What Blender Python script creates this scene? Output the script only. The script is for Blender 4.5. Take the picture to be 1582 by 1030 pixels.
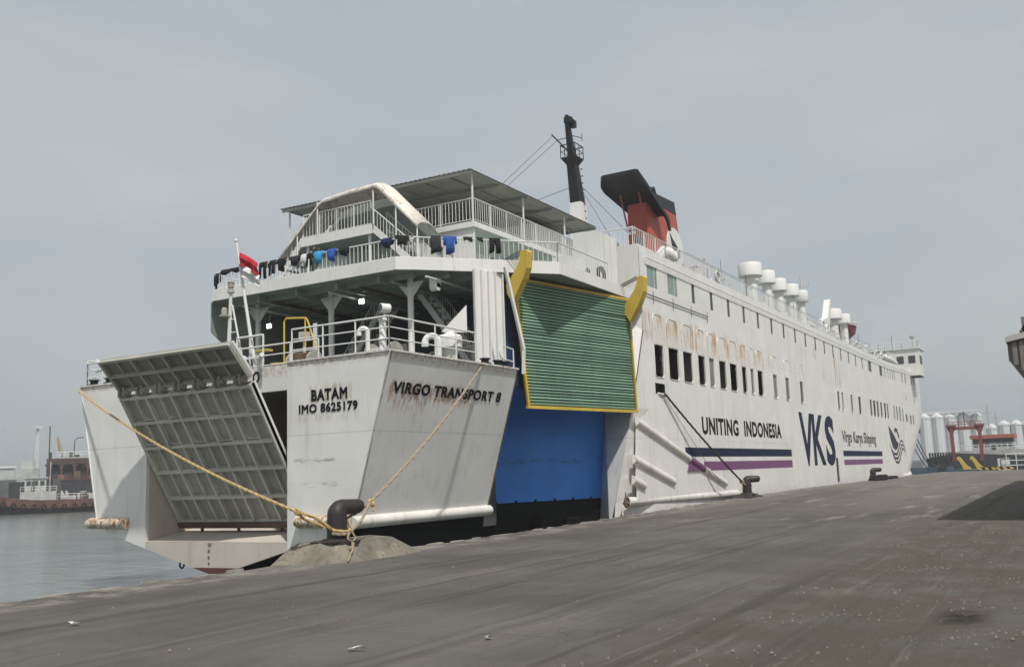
import bpy, math, random
from mathutils import Vector, Matrix
random.seed(7)
rad = math.radians
for o in list(bpy.data.objects): bpy.data.objects.remove(o)
sc = bpy.context.scene
COL = sc.collection
# The world is laid out in metres: X runs along the quay towards the bow, Y across the water, Z up from the quay.
# ------------------------------------------------------------------ camera
cd = bpy.data.cameras.new('camera'); cam = bpy.data.objects.new('camera', cd); COL.objects.link(cam)
YAW, PITCH, ROLL, FPX = rad(30.43), math.atan(219.5/1483), math.atan(.0356), 1483/1582
fw = Vector((math.cos(YAW)*math.cos(PITCH), math.sin(YAW)*math.cos(PITCH), math.sin(PITCH)))
r0 = Vector((math.sin(YAW), -math.cos(YAW), 0)); u0 = r0.cross(fw)
rr = r0*math.cos(ROLL) - u0*math.sin(ROLL); uu = u0*math.cos(ROLL) + r0*math.sin(ROLL)
cam.matrix_world = Matrix(((rr.x, uu.x, -fw.x, 0), (rr.y, uu.y, -fw.y, 0), (rr.z, uu.z, -fw.z, 1.8), (0, 0, 0, 1)))
cd.sensor_width = 36; cd.lens = FPX*36; cd.clip_start = .1; cd.clip_end = 6000
sc.camera = cam
# ------------------------------------------------------------------ sky, sun, exposure
SUN = Vector((-.33, -.415, .85)).normalized()
sd = bpy.data.lights.new('sun', 'SUN'); sun = bpy.data.objects.new('sun', sd); COL.objects.link(sun)
sun.location = (0, -20, 60)
sun.rotation_euler = (-SUN).to_track_quat('-Z', 'Y').to_euler()
sd.energy = 3.6; sd.angle = rad(1.6); sd.color = (1, .965, .91)
w = bpy.data.worlds.new('World'); sc.world = w; w.use_nodes = True
nt = w.node_tree; N = nt.nodes; L = nt.links; N.clear()
out = N.new('ShaderNodeOutputWorld'); bg = N.new('ShaderNodeBackground'); bg.inputs[1].default_value = .1
sky = N.new('ShaderNodeTexSky'); sky.sky_type = 'NISHITA'; sky.sun_disc = False
sky.sun_elevation = math.asin(SUN.z); sky.sun_rotation = math.atan2(SUN.x, SUN.y)
sky.air_density = 1.4; sky.dust_density = 6; sky.ozone_density = 1.2
# thin hazy cloud veil over the blue
tc = N.new('ShaderNodeTexCoord'); mp = N.new('ShaderNodeMapping'); mp.inputs['Scale'].default_value = (1.3, 1.3, 3.4); mp.inputs['Location'].default_value = (.35, 1.1, .2)
nz = N.new('ShaderNodeTexNoise'); nz.inputs['Scale'].default_value = 1.9; nz.inputs['Detail'].default_value = 9; nz.inputs['Roughness'].default_value = .55
rp = N.new('ShaderNodeValToRGB'); rp.color_ramp.elements[0].position = .38; rp.color_ramp.elements[1].position = .66
rp.color_ramp.elements[0].color = (4.95, 5.5, 5.95, 1); rp.color_ramp.elements[1].color = (6.05, 6.25, 6.3, 1)
mx = N.new('ShaderNodeMix'); mx.data_type = 'RGBA'; mx.inputs[0].default_value = .80
L.new(tc.outputs['Generated'], mp.inputs[0]); L.new(mp.outputs[0], nz.inputs[0]); L.new(nz.outputs[0], rp.inputs[0])
L.new(sky.outputs[0], mx.inputs[6]); L.new(rp.outputs[0], mx.inputs[7]); L.new(mx.outputs[2], bg.inputs[0]); L.new(bg.outputs[0], out.inputs[0])
sc.view_settings.view_transform = 'Standard'; sc.view_settings.look = 'None'; sc.view_settings.exposure = 0; sc.view_settings.gamma = 1
sc.render.resolution_x = 1024; sc.render.resolution_y = 666
sc.cycles.max_bounces = 6; sc.cycles.volume_bounces = 0
# ------------------------------------------------------------------ helpers
def V(*a): return Vector(a)
class MB:
    def __init__(s): s.v = []; s.f = []
    def add(s, vs, fs):
        b = len(s.v); s.v += [tuple(p) for p in vs]; s.f += [tuple(i+b for i in f) for f in fs]; return s
    def poly(s, pts): return s.add(pts, [tuple(range(len(pts)))])
    def box(s, x0, x1, y0, y1, z0, z1):
        return s.add([(x0,y0,z0),(x1,y0,z0),(x1,y1,z0),(x0,y1,z0),(x0,y0,z1),(x1,y0,z1),(x1,y1,z1),(x0,y1,z1)],
              [(0,3,2,1),(4,5,6,7),(0,1,5,4),(1,2,6,5),(2,3,7,6),(3,0,4,7)])
    def prism(s, pts, vec):
        n = len(pts); a = [Vector(p) for p in pts]; vec = Vector(vec); b = [p+vec for p in a]
        return s.add(a+b, [tuple(range(n))[::-1], tuple(range(n, 2*n))] + [(i, (i+1) % n, n+(i+1) % n, n+i) for i in range(n)])
    def bar(s, p, q, w, h, up=(0,0,1)):
        p, q = Vector(p), Vector(q); d = (q-p).normalized(); up = Vector(up)
        if abs(d.dot(up)) > .98: up = Vector((1,0,0))
        a = d.cross(up).normalized(); b = a.cross(d)
        pts = [p - a*w/2 - b*h/2, p + a*w/2 - b*h/2, p + a*w/2 + b*h/2, p - a*w/2 + b*h/2]
        return s.prism(pts, q-p)
    def tube(s, pts, r, n=8, cap=True):
        pts = [Vector(p) for p in pts]; m = len(pts); rs = r if isinstance(r, (list, tuple)) else [r]*m
        d0 = (pts[1]-pts[0]).normalized(); ref = Vector((0,0,1)) if abs(d0.z) < .95 else Vector((1,0,0))
        a = d0.cross(ref).normalized(); vs = []
        for i, p in enumerate(pts):
            d = (pts[min(i+1, m-1)] - pts[max(i-1, 0)]).normalized()
            a = (a - d*a.dot(d)).normalized(); b = d.cross(a)
            vs += [p + (a*math.cos(2*math.pi*k/n) + b*math.sin(2*math.pi*k/n))*rs[i] for k in range(n)]
        fs = [(i*n+k, i*n+(k+1) % n, (i+1)*n+(k+1) % n, (i+1)*n+k) for i in range(m-1) for k in range(n)]
        if cap: fs += [tuple(range(n))[::-1], tuple(range((m-1)*n, m*n))]
        return s.add(vs, fs)
    def lathe(s, c, prof, n=16):
        c = Vector(c); m = len(prof)
        vs = [c + Vector((r*math.cos(2*math.pi*k/n), r*math.sin(2*math.pi*k/n), z)) for r, z in prof for k in range(n)]
        fs = [(i*n+k, i*n+(k+1) % n, (i+1)*n+(k+1) % n, (i+1)*n+k) for i in range(m-1) for k in range(n)]
        return s.add(vs, fs + [tuple(range(n))[::-1], tuple(range((m-1)*n, m*n))])
    def ball(s, c, r, n=10, sz=1):
        return s.lathe(c, [(max(.001, r*math.sin(math.pi*i/6)), -r*sz*math.cos(math.pi*i/6)) for i in range(7)], n)
    def torus(s, c, R, r, ax='y', n=18, m=8):
        vs = []
        for i in range(n):
            t = 2*math.pi*i/n
            for k in range(m):
                p = 2*math.pi*k/m; a = (R+r*math.cos(p))*math.cos(t); b = (R+r*math.cos(p))*math.sin(t); e = r*math.sin(p)
                vs.append(Vector(c) + Vector({'y': (a, e, b), 'z': (a, b, e), 'x': (e, a, b)}[ax]))
        return s.add(vs, [(i*m+k, i*m+(k+1) % m, ((i+1) % n)*m+(k+1) % m, ((i+1) % n)*m+k) for i in range(n) for k in range(m)])
    def build(s, name, mat, parent=None, smooth=False):
        me = bpy.data.meshes.new(name); me.from_pydata(s.v, [], s.f); me.update()
        o = bpy.data.objects.new(name, me); COL.objects.link(o)
        me.materials.append(mat)
        if smooth:
            for p in me.polygons: p.use_smooth = True
            try: me.set_sharp_from_angle(angle=rad(35))
            except Exception: pass
        if parent: attach(o, parent)
        return o
def attach(o, parent):
    o.parent = parent
    off = Vector((0, 0, 0)); p = parent
    if parent.type == 'EMPTY': off = parent.location
    o.matrix_parent_inverse = Matrix.Translation(-off)
def thing(name, label, cat, loc=(0,0,0), group=None):
    o = bpy.data.objects.new(name, None); COL.objects.link(o); o.location = loc; o.empty_display_size = .3
    return tag(o, label, cat, group)
def tag(o, label, cat, group=None):
    o['label'] = label; o['category'] = cat
    if group: o['group'] = group
    return o
def struct(o, kind='structure'): o['kind'] = kind; return o
def lerp(a, b, t): return a + (b-a)*t
# ------------------------------------------------------------------ materials
class NT:
    def __init__(s, name, rough=.6, spec=.3):
        s.m = bpy.data.materials.new(name); s.m.use_nodes = True; s.t = s.m.node_tree; s.n = s.t.nodes; s.l = s.t.links
        s.b = s.n['Principled BSDF']; s.b.inputs['Roughness'].default_value = rough
        s.b.inputs['Specular IOR Level'].default_value = spec
        s.tc = s.n.new('ShaderNodeTexCoord')
    def noise(s, scale, detail=4, rough=.55, vec=(1,1,1), loc=(0,0,0), dist=0):
        mp = s.n.new('ShaderNodeMapping'); mp.inputs['Scale'].default_value = vec; mp.inputs['Location'].default_value = loc
        s.l.new(s.tc.outputs['Object'], mp.inputs[0])
        n = s.n.new('ShaderNodeTexNoise'); n.inputs['Scale'].default_value = scale; n.inputs['Detail'].default_value = detail
        n.inputs['Roughness'].default_value = rough; n.inputs['Distortion'].default_value = dist
        s.l.new(mp.outputs[0], n.inputs[0]); return n.outputs[0]
    def ramp(s, val, a, b, lo=0., hi=1., smooth=True):
        n = s.n.new('ShaderNodeMapRange'); n.interpolation_type = 'SMOOTHSTEP' if smooth else 'LINEAR'
        n.inputs['From Min'].default_value = a; n.inputs['From Max'].default_value = b
        n.inputs['To Min'].default_value = lo; n.inputs['To Max'].default_value = hi
        s.l.new(val, n.inputs['Value']); return n.outputs[0]
    def math(s, op, a, b=None):
        n = s.n.new('ShaderNodeMath'); n.operation = op
        for i, q in enumerate((a, b)):
            if q is None: continue
            if isinstance(q, (int, float)): n.inputs[i].default_value = q
            else: s.l.new(q, n.inputs[i])
        return n.outputs[0]
    def mix(s, fac, a, b, mode='MIX'):
        n = s.n.new('ShaderNodeMix'); n.data_type = 'RGBA'; n.blend_type = mode
        for i, q in ((0, fac), (6, a), (7, b)):
            if isinstance(q, (int, float)): n.inputs[i].default_value = q
            elif isinstance(q, (tuple, list)): n.inputs[i].default_value = (*q, 1) if len(q) == 3 else q
            else: s.l.new(q, n.inputs[i])
        return n.outputs[2]
    def axis(s):
        if not hasattr(s, 'xyz'):
            s.xyz = s.n.new('ShaderNodeSeparateXYZ'); s.l.new(s.tc.outputs['Object'], s.xyz.inputs[0])
        return s.xyz.outputs
    def band(s, ax, a, b, soft):
        v = s.axis()[ax]
        return s.math('MULTIPLY', s.ramp(v, a-soft, a+soft), s.ramp(v, b-soft, b+soft, 1, 0))
    def boxmask(s, x=None, y=None, z=None, soft=.1):
        r = None
        for ax, q in enumerate((x, y, z)):
            if q is None: continue
            m = s.band(ax, q[0], q[1], q[2] if len(q) > 2 else soft)
            r = m if r is None else s.math('MULTIPLY', r, m)
        return r
    def color(s, c):
        if isinstance(c, tuple): s.b.inputs['Base Color'].default_value = (*c, 1)
        else: s.l.new(c, s.b.inputs['Base Color'])
        return s
    def bump(s, h, strength=.2, dist=.02):
        n = s.n.new('ShaderNodeBump'); n.inputs['Strength'].default_value = strength; n.inputs['Distance'].default_value = dist
        s.l.new(h, n.inputs['Height']); s.l.new(n.outputs[0], s.b.inputs['Normal']); return s
RUST = (.26, .115, .035); RUST2 = (.44, .245, .075); GRIME = (.16, .15, .13)
def paint(name, col, rough=.5, var=.08, dirt=.25, rust=.0, spec=.35, dents=.25, extra=None, rnd=0, frames=0):
    t = NT(name, rough, spec)
    c = t.mix(t.ramp(t.noise(.7, 5), .35, .7), tuple(q*(1-var) for q in col), tuple(min(1, q*(1+var*.5)) for q in col))
    if dirt:
        st = t.ramp(t.noise(1, 5, .65, (3.2, 3.2, .22)), .52, .78, 0, dirt)
        c = t.mix(st, c, GRIME)
        c = t.mix(t.ramp(t.noise(9, 6, .7), .6, .85, 0, dirt*.8), c, (.22, .20, .17))
    if rust:
        rs = t.math('MULTIPLY', t.ramp(t.noise(1, 6, .7, (5, 5, .5), (3, 9, 1)), .60, .74), t.ramp(t.noise(.9, 3, .5, (1,1,1), (4,1,7)), .45, .62))
        c = t.mix(t.math('MULTIPLY', rs, rust), c, t.mix(t.noise(14, 4), RUST, RUST2))
        sp = t.ramp(t.noise(26, 5, .75, (1,1,.6)), .70, .76, 0, min(1, rust*1.3))
        c = t.mix(sp, c, RUST)
    if extra: c = extra(t, c)
    if rnd:
        oi = t.n.new('ShaderNodeObjectInfo'); c = t.mix(t.ramp(oi.outputs['Random'], 0, 1, 0, rnd, False), c, tuple(q*.45 for q in col))
    t.color(c)
    if dents:
        h = t.noise(.9, 3, .5, (1, 1, .8))
        if frames:     # plating pulled in between the frames
            h = t.math('ADD', h, t.math('MULTIPLY', t.math('SINE', t.math('MULTIPLY', t.axis()[0], 8.9)), .10)); h = t.math('ADD', h, t.math('MULTIPLY', t.math('SINE', t.math('MULTIPLY', t.axis()[2], 4.3)), .08))
        t.bump(h, dents, .05)
    return t.m
def hull_extra(t, c):
    # weld seams, rust weeping from the slid-up shutters, scuffs near the quay
    for z in (3.22, 8.05): c = t.mix(t.math('MULTIPLY', t.boxmask(z=(z-.012, z+.012, .01)), t.ramp(t.noise(.5, 2), .4, .6, .15, .5)), c, (.25, .24, .22))
    st = t.ramp(t.noise(1, 5, .7, (3.6, 1, .25), (2, 0, 3)), .48, .57)
    c = t.mix(t.math('MULTIPLY', st, t.math('MULTIPLY', t.boxmask(x=(40, 60, 1), z=(7.7, 9.0, .2)), t.ramp(t.noise(.55, 3, .6, (1, 1, .6), (6, 0, 1)), .44, .60, .12, .85))), c, t.mix(t.ramp(t.noise(5, 4), .35, .65), (.50, .30, .10), (.36, .17, .045)))
    st2 = t.ramp(t.noise(1, 5, .7, (2.6, 1, .16), (8, 0, 1)), .52, .60)
    c = t.mix(t.math('MULTIPLY', st2, t.math('MULTIPLY', t.boxmask(x=(66, 80, 2), z=(8.0, 10.3, .5)), t.ramp(t.noise(.5, 3, .6, (1, 1, .6), (2, 0, 4)), .45, .60, .1, .9))), c, t.mix(t.noise(8, 3), RUST2, RUST))
    c = t.mix(t.math('MULTIPLY', t.ramp(t.noise(1, 5, .7, (1.4, 1, .2), (1, 0, 6)), .5, .75), t.math('MULTIPLY', t.boxmask(z=(4.0, 5.6, .5)), .28)), c, (.36, .35, .30))
    c = t.mix(t.math('MULTIPLY', t.ramp(t.noise(1.2, 6, .7), .45, .75), t.math('MULTIPLY', t.boxmask(z=(-2, .75, .5)), .35)), c, (.40, .33, .29))
    vo = t.n.new('ShaderNodeTexVoronoi'); vo.distance = 'CHEBYCHEV'; vo.inputs['Scale'].default_value = .32; t.l.new(t.tc.outputs['Object'], vo.inputs['Vector'])
    sp = t.n.new('ShaderNodeSeparateColor'); t.l.new(vo.outputs['Color'], sp.inputs[0])
    c = t.mix(t.ramp(sp.outputs[0], .55, .95, 0, .16), c, (.52, .52, .50)); c = t.mix(t.ramp(sp.outputs[1], .6, 1, 0, .14), c, (.80, .79, .77))
    fx = t.math('FRACT', t.math('MULTIPLY', t.axis()[0], 1/7.3)); c = t.mix(t.math('MULTIPLY', t.ramp(fx, 0, .004, .22, 0), t.ramp(t.noise(.6, 2), .4, .6)), c, (.3, .29, .27))
    c = t.mix(t.math('MULTIPLY', t.ramp(t.noise(1, 6, .72, (1.9, 1, .10), (5, 0, 2)), .57, .72), t.math('MULTIPLY', t.boxmask(z=(-1, 11.6, .4)), .38)), c, (.40, .37, .31))
    c = t.mix(t.math('MULTIPLY', t.ramp(t.noise(1, 6, .72, (4.2, 1, .22), (1, 0, 9)), .61, .70), t.math('MULTIPLY', t.ramp(t.noise(.35, 2, .5, (1,1,1), (3,0,3)), .47, .58), .9)), c, t.mix(t.noise(8, 3), RUST2, RUST))
    return c
def stern_extra(t, c):
    c = t.mix(t.math('MULTIPLY', t.boxmask(z=(3.19, 3.21, .012)), .45), c, (.2, .2, .19))
    st = t.ramp(t.noise(1, 5, .7, (9, 9, 1.0), (2, 5, 3)), .44, .62)
    m1 = t.boxmask(x=(21.6, 26.2, .15), y=(16.4, 17.2, .05), z=(4.05, 4.62, .12))
    m1b = t.boxmask(x=(21.7, 23.6, .3), y=(16.4, 17.3, .05), z=(3.75, 4.2, .2))
    m2 = t.boxmask(x=(20.8, 21.5, .05), y=(17.95, 19.6, .12), z=(4.1, 4.62, .1))
    m3 = t.boxmask(x=(20.8, 21.5, .05), y=(17.7, 20, .1), z=(3.55, 3.85, .12))
    for m, k in ((m1, .85), (m1b, .5), (m2, .75), (m3, .3)):
        c = t.mix(t.math('MULTIPLY', st, t.math('MULTIPLY', m, k)), c, t.mix(t.noise(16, 4), (.20, .085, .03), (.42, .24, .08)))
    sc1 = t.ramp(t.noise(1, 5, .7, (6, 2.2, 9)), .44, .6)
    for z in (2.45, 1.75): c = t.mix(t.math('MULTIPLY', sc1, t.math('MULTIPLY', t.boxmask(x=(20.8, 21.5, .05), y=(18.5, 20.2, .1), z=(z-.07, z+.05, .05)), .6)), c, (.22, .20, .18))
    c = t.mix(t.math('MULTIPLY', t.ramp(t.noise(1, 6, .7, (8, 8, .3)), .58, .75), t.math('MULTIPLY', t.boxmask(x=(21, 28.5, .05), y=(16.4, 18.2, .05), z=(.8, 5.2, .6)), .4)), c, (.20, .20, .19))
    c = t.mix(t.math('MULTIPLY', t.ramp(t.noise(7, 6, .75), .40, .65), t.math('MULTIPLY', t.boxmask(z=(5.20, 5.6, .07)), .55)), c, RUST)
    return c
M = {}
M['hull'] = paint('hull_white_paint', (.745, .735, .70), .45, .05, .20, .14, extra=hull_extra, dents=.22, frames=1)
M['stern'] = paint('stern_white_paint', (.71, .71, .685), .5, .06, .24, .18, extra=stern_extra, dents=.3)
M['sill'] = paint('cream_sill_paint', (.55, .50, .44), .55, .08, .3, .25)
M['white'] = paint('deck_white_paint', (.74, .735, .71), .5, .05, .26, .22)
M['fascia'] = paint('fascia_paint', (.73, .725, .70), .5, .05, .2, .5)
M['rail'] = paint('railing_paint', (.68, .68, .66), .5, .03, .08, .1, dents=0)
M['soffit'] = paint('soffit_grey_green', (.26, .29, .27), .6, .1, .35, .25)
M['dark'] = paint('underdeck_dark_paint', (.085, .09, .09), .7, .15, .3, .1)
M['greenwall'] = paint('pale_green_house_paint', (.52, .60, .55), .55, .06, .15, .05)
M['black'] = paint('black_paint', (.012, .013, .014), .5, .1, .08, .0)
M['boot'] = paint('antifouling_black', (.014, .014, .015), .75, .2, .06, .06, spec=.08)
M['redboot'] = paint('antifouling_red', (.12, .05, .04), .7, .15, .3, .1)
M['grey'] = paint('grey_green_ramp_paint', (.54, .53, .475), .6, .12, .5, .6)
M['greydark'] = paint('ramp_plate_paint', (.36, .35, .30), .65, .16, .6, .5)
M['flap'] = paint('flap_olive_grey', (.235, .235, .195), .7, .15, .45, .35)
M['flaprib'] = paint('flap_rib_olive', (.36, .355, .30), .7, .12, .45, .45)
M['hingemix'] = paint('rust_stained_grey', (.28, .26, .22), .7, .2, .5, .95)
M['rust'] = paint('rusted_steel', (.13, .085, .06), .8, .3, .4, .8)
M['green'] = paint('ramp_green_paint', (.245, .405, .285), .6, .14, .45, .12, rnd=.30)
M['greenback'] = paint('ramp_green_recess', (.03, .065, .045), .6, .1, .2, 0)
M['yellow'] = paint('yellow_paint', (.62, .44, .07), .55, .10, .4, .45)
M['blue'] = paint('blue_paint', (.062, .275, .80), .45, .10, .20, .05, extra=lambda t, c: t.mix(t.math('MULTIPLY', t.ramp(t.noise(1, 5, .7, (2.4, 2.4, 7)), .46, .62), t.math('MULTIPLY', t.boxmask(z=(2.25, 2.45, .07)), .6)), c, (.04, .06, .07)))
M['blueshade'] = paint('shaded_blue_paint', (.022, .045, .11), .5, .08, .15, 0)  # recess blue with the upper wall's deep shade put into the colour
M['strakewhite'] = paint('strake_white_paint', (.70, .68, .63), .5, .10, .5, .5)
M['navy'] = paint('navy_stripe_paint', (.011, .017, .050), .6, .06, .12, .02, spec=.12, dents=0)
M['purple'] = paint('purple_stripe_paint', (.185, .06, .175), .5, .06, .15, .02, dents=0)
M['letter'] = paint('black_letter_paint', (.009, .009, .010), .6, .1, .05, .0, spec=.1, dents=0)
M['funnel'] = paint('funnel_red_paint', (.42, .085, .055), .5, .08, .2, .05)
M['funneldark'] = paint('funnel_shaded_red_paint', (.30, .07, .06), .55, .08, .3, .1)
M['galv'] = paint('weathered_roof_sheet', (.36, .37, .335), .6, .15, .35, .3)
M['hood'] = paint('cream_hood_sheet', (.74, .70, .63), .55, .06, .2, .6, extra=lambda t, c: t.mix(t.math('MULTIPLY', t.ramp(t.noise(5.5, 6, .7), .50, .58), t.ramp(t.noise(1.2, 3), .42, .6, .15, .8)), c, t.mix(t.noise(12, 4), (.40, .30, .20), (.30, .17, .09))))
M['deck'] = paint('deck_green_grey', (.20, .24, .21), .75, .1, .3, .2)
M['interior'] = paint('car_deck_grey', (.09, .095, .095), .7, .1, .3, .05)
M['shutter'] = paint('shutter_white_paint', (.71, .70, .66), .5, .05, .2, .3, extra=lambda t, c: t.mix(t.math('MULTIPLY', t.ramp(t.noise(1, 5, .75, (1.3, 1, .5), (4,0,2)), .44, .66), t.math('MULTIPLY', t.boxmask(z=(8.0, 9.3, .6)), .9)), c, t.mix(t.noise(9, 4), RUST2, (.50, .31, .12))), dents=0)
def glass(name, col, rough=.08):
    t = NT(name, rough, .12); t.color(t.mix(t.ramp(t.noise(.6, 3), .3, .7), col, tuple(q*1.5 for q in col))); t.bump(t.noise(1.5, 2), .08, .02); return t.m
M['glass'] = glass('grey_green_window_glass', (.17, .22, .205), .35)
M['glassdark'] = glass('dark_window_glass', (.055, .06, .06), .4)
M['panegrey'] = glass('dusty_grey_pane', (.15, .155, .15), .5)
def simple(name, col, rough=.7, var=.15, scale=6, bump=0):
    t = NT(name, rough, .25); t.color(t.mix(t.ramp(t.noise(scale, 5), .3, .7), tuple(q*(1-var) for q in col), tuple(q*(1+var) for q in col)))
    if bump: t.bump(t.noise(scale*3, 5), bump, .02)
    return t.m
M['rope'] = simple('tan_rope', (.50, .37, .17), .9, .25, 30, .5)
M['ropegrey'] = simple('dirty_grey_rope', (.34, .28, .20), .9, .25, 30, .5)
M['ropedark'] = simple('dark_rope', (.075, .065, .055), .9, .2, 30, .5)
M['wire'] = simple('dark_wire', (.08, .08, .085), .6)
M['bollard'] = paint('bollard_black_iron', (.028, .022, .022), .55, .25, .2, .45, spec=.4)
M['tyre'] = simple('black_rubber', (.018, .018, .018), .8)
def lamp_mat(name, col, e):
    t = NT(name); t.color(col); t.b.inputs['Emission Color'].default_value = (*col, 1); t.b.inputs['Emission Strength'].default_value = e; return t.m
M['lamp'] = lamp_mat('lit_floodlight', (1, .98, .92), 9)
def concrete(name, col, dirt=.5, bs=.7):
    t = NT(name, .9, .2)
    c = t.mix(t.ramp(t.noise(1.5, 6), .3, .7), tuple(q*.7 for q in col), tuple(q*1.2 for q in col))
    c = t.mix(t.ramp(t.noise(7, 6, .7), .5, .7, 0, dirt), c, tuple(q*.45 for q in col))
    c = t.mix(t.ramp(t.noise(3, 4, .6, (1,1,1), (5,5,5)), .62, .74, 0, .5), c, (.42, .38, .28))
    t.color(c); t.bump(t.noise(12, 6, .7), bs, .03); return t.m
M['pad'] = concrete('weathered_concrete', (.20, .178, .145), .9, .3)
M['kerb'] = concrete('broken_edge_concrete', (.27, .25, .22), .7)

# ------------------------------------------------------------------ the setting: quay, water, far shore
def ground_z(x, y):      # the quay climbs a few decimetres towards the ferry's midship
    s = max(0, min(1, (x-22)/45)); return .36*s*s*(3-2*s) + .04*max(0, min(1, (x-70)/60))
def quay_edge(x): return 16.0 + .10*math.sin(x*.9) * .5 + .05*math.sin(x*3.1) + (.05*math.sin(x*.21))
def asphalt():
    t = NT('quay_asphalt', .88, .22)
    c = t.mix(t.ramp(t.noise(.22, 6, .6), .32, .68), (.074, .069, .062), (.118, .110, .098))
    # tyre-worn streaks along the quay
    c = t.mix(t.ramp(t.noise(1, 6, .65, (.05, .85, 1), (0, 3, 0), .3), .50, .72, 0, .5), c, (.165, .150, .130))
    c = t.mix(t.ramp(t.noise(1, 5, .6, (.035, 1.6, 1), (9, 1, 0), .2), .54, .70, 0, .72), c, (.042, .039, .036))
    # brown soil trodden in on the landward side
    soil = t.math('MULTIPLY', t.ramp(t.noise(.75, 7, .68, (1, 1.3, 1), (2, 2, 0)), .36, .56), t.boxmask(x=(7, 33, 3), y=(-8, 4.4, 1.0)))
    c = t.mix(t.math('MULTIPLY', soil, .85), c, (.076, .061, .045))
    # dusty pale strip near the edge and pale repair patches
    c = t.mix(t.math('MULTIPLY', t.ramp(t.noise(1.2, 6, .7), .38, .66), t.math('MULTIPLY', t.boxmask(y=(14.6, 17, .5)), .85)), c, (.27, .25, .215))
    c = t.mix(t.math('MULTIPLY', t.ramp(t.noise(.5, 5, .6, (.35, 1.6, 1), (7, 3, 0)), .58, .66), t.math('MULTIPLY', t.boxmask(x=(26, 70, 6), y=(3, 12.5, 1.5)), .55)), c, (.29, .265, .22))
    c = t.mix(t.math('MULTIPLY', t.boxmask(x=(44, 200, 26)), t.ramp(t.noise(.2, 5), .35, .7, .25, .75)), c, (.19, .172, .145))
    c = t.mix(t.ramp(t.noise(28, 4, .8), .62, .74, 0, .35), c, (.19, .18, .165))
    c = t.mix(t.ramp(t.noise(17, 5, .8, (1,1,1), (6,0,0)), .64, .72, 0, .6), c, (.045, .042, .04))
    c = t.mix(t.ramp(t.noise(1, 5, .7, (.12, 5.5, 1), (3, 7, 0), .15), .56, .68, 0, .45), c, (.045, .043, .040))
    c = t.mix(t.ramp(t.noise(1, 5, .7, (.16, 4.2, 1), (13, 2, 0), .2), .57, .70, 0, .40), c, (.165, .155, .142))
    c = t.mix(t.ramp(t.noise(4.5, 6, .7, (.6, 1.2, 1), (1, 4, 0)), .55, .70, 0, .35), c, (.05, .046, .042))
    c = t.mix(t.ramp(t.noise(1.6, 3, .5, (1,1,1), (11,4,0)), .70, .74, 0, .5), c, (.04, .037, .034))
    def crack(scale, wdt, seed, amt, col):
        dn = t.n.new('ShaderNodeTexNoise'); dn.inputs['Scale'].default_value = 1.3; dn.inputs['Detail'].default_value = 5; t.l.new(t.tc.outputs['Object'], dn.inputs[0])
        vm = t.n.new('ShaderNodeVectorMath'); vm.operation = 'MULTIPLY_ADD'; vm.inputs[1].default_value = (.9, .9, 0); t.l.new(dn.outputs['Color'], vm.inputs[0]); t.l.new(t.tc.outputs['Object'], vm.inputs[2])
        vo = t.n.new('ShaderNodeTexVoronoi'); vo.feature = 'DISTANCE_TO_EDGE'; vo.inputs['Scale'].default_value = scale; t.l.new(vm.outputs[0], vo.inputs['Vector'])
        return t.math('MULTIPLY', t.ramp(vo.outputs['Distance'], 0, wdt, 1, 0), t.ramp(t.noise(.35, 3, .5, (1,1,1), (seed, 2, 0)), .46, .58, 0, amt))
    c = t.mix(crack(.30, .005, 4, .45, 0), c, (.03, .028, .026)); c = t.mix(crack(1.1, .014, 9, .3, 0), c, (.035, .032, .03))
    c = t.mix(t.math('MULTIPLY', t.ramp(t.noise(3.5, 4, .6), .36, .5), t.boxmask(x=(12.0, 12.9, .35), y=(1.2, 1.65, .18))), c, (.02, .018, .015))
    grit = t.math('MULTIPLY', t.ramp(t.noise(34, 3, .8, (1,1,1), (2,8,0)), .66, .70), t.math('ADD', t.math('MULTIPLY', t.boxmask(x=(6, 34, 4), y=(-8, 4.2, 1.5)), .7), .22))
    c = t.mix(grit, c, (.30, .27, .23))
    t.color(c); t.bump(t.math('ADD', t.noise(22, 6, .75), t.math('MULTIPLY', t.noise(1.4, 4, .6), 2.5)), .55, .02); return t.m
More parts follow.
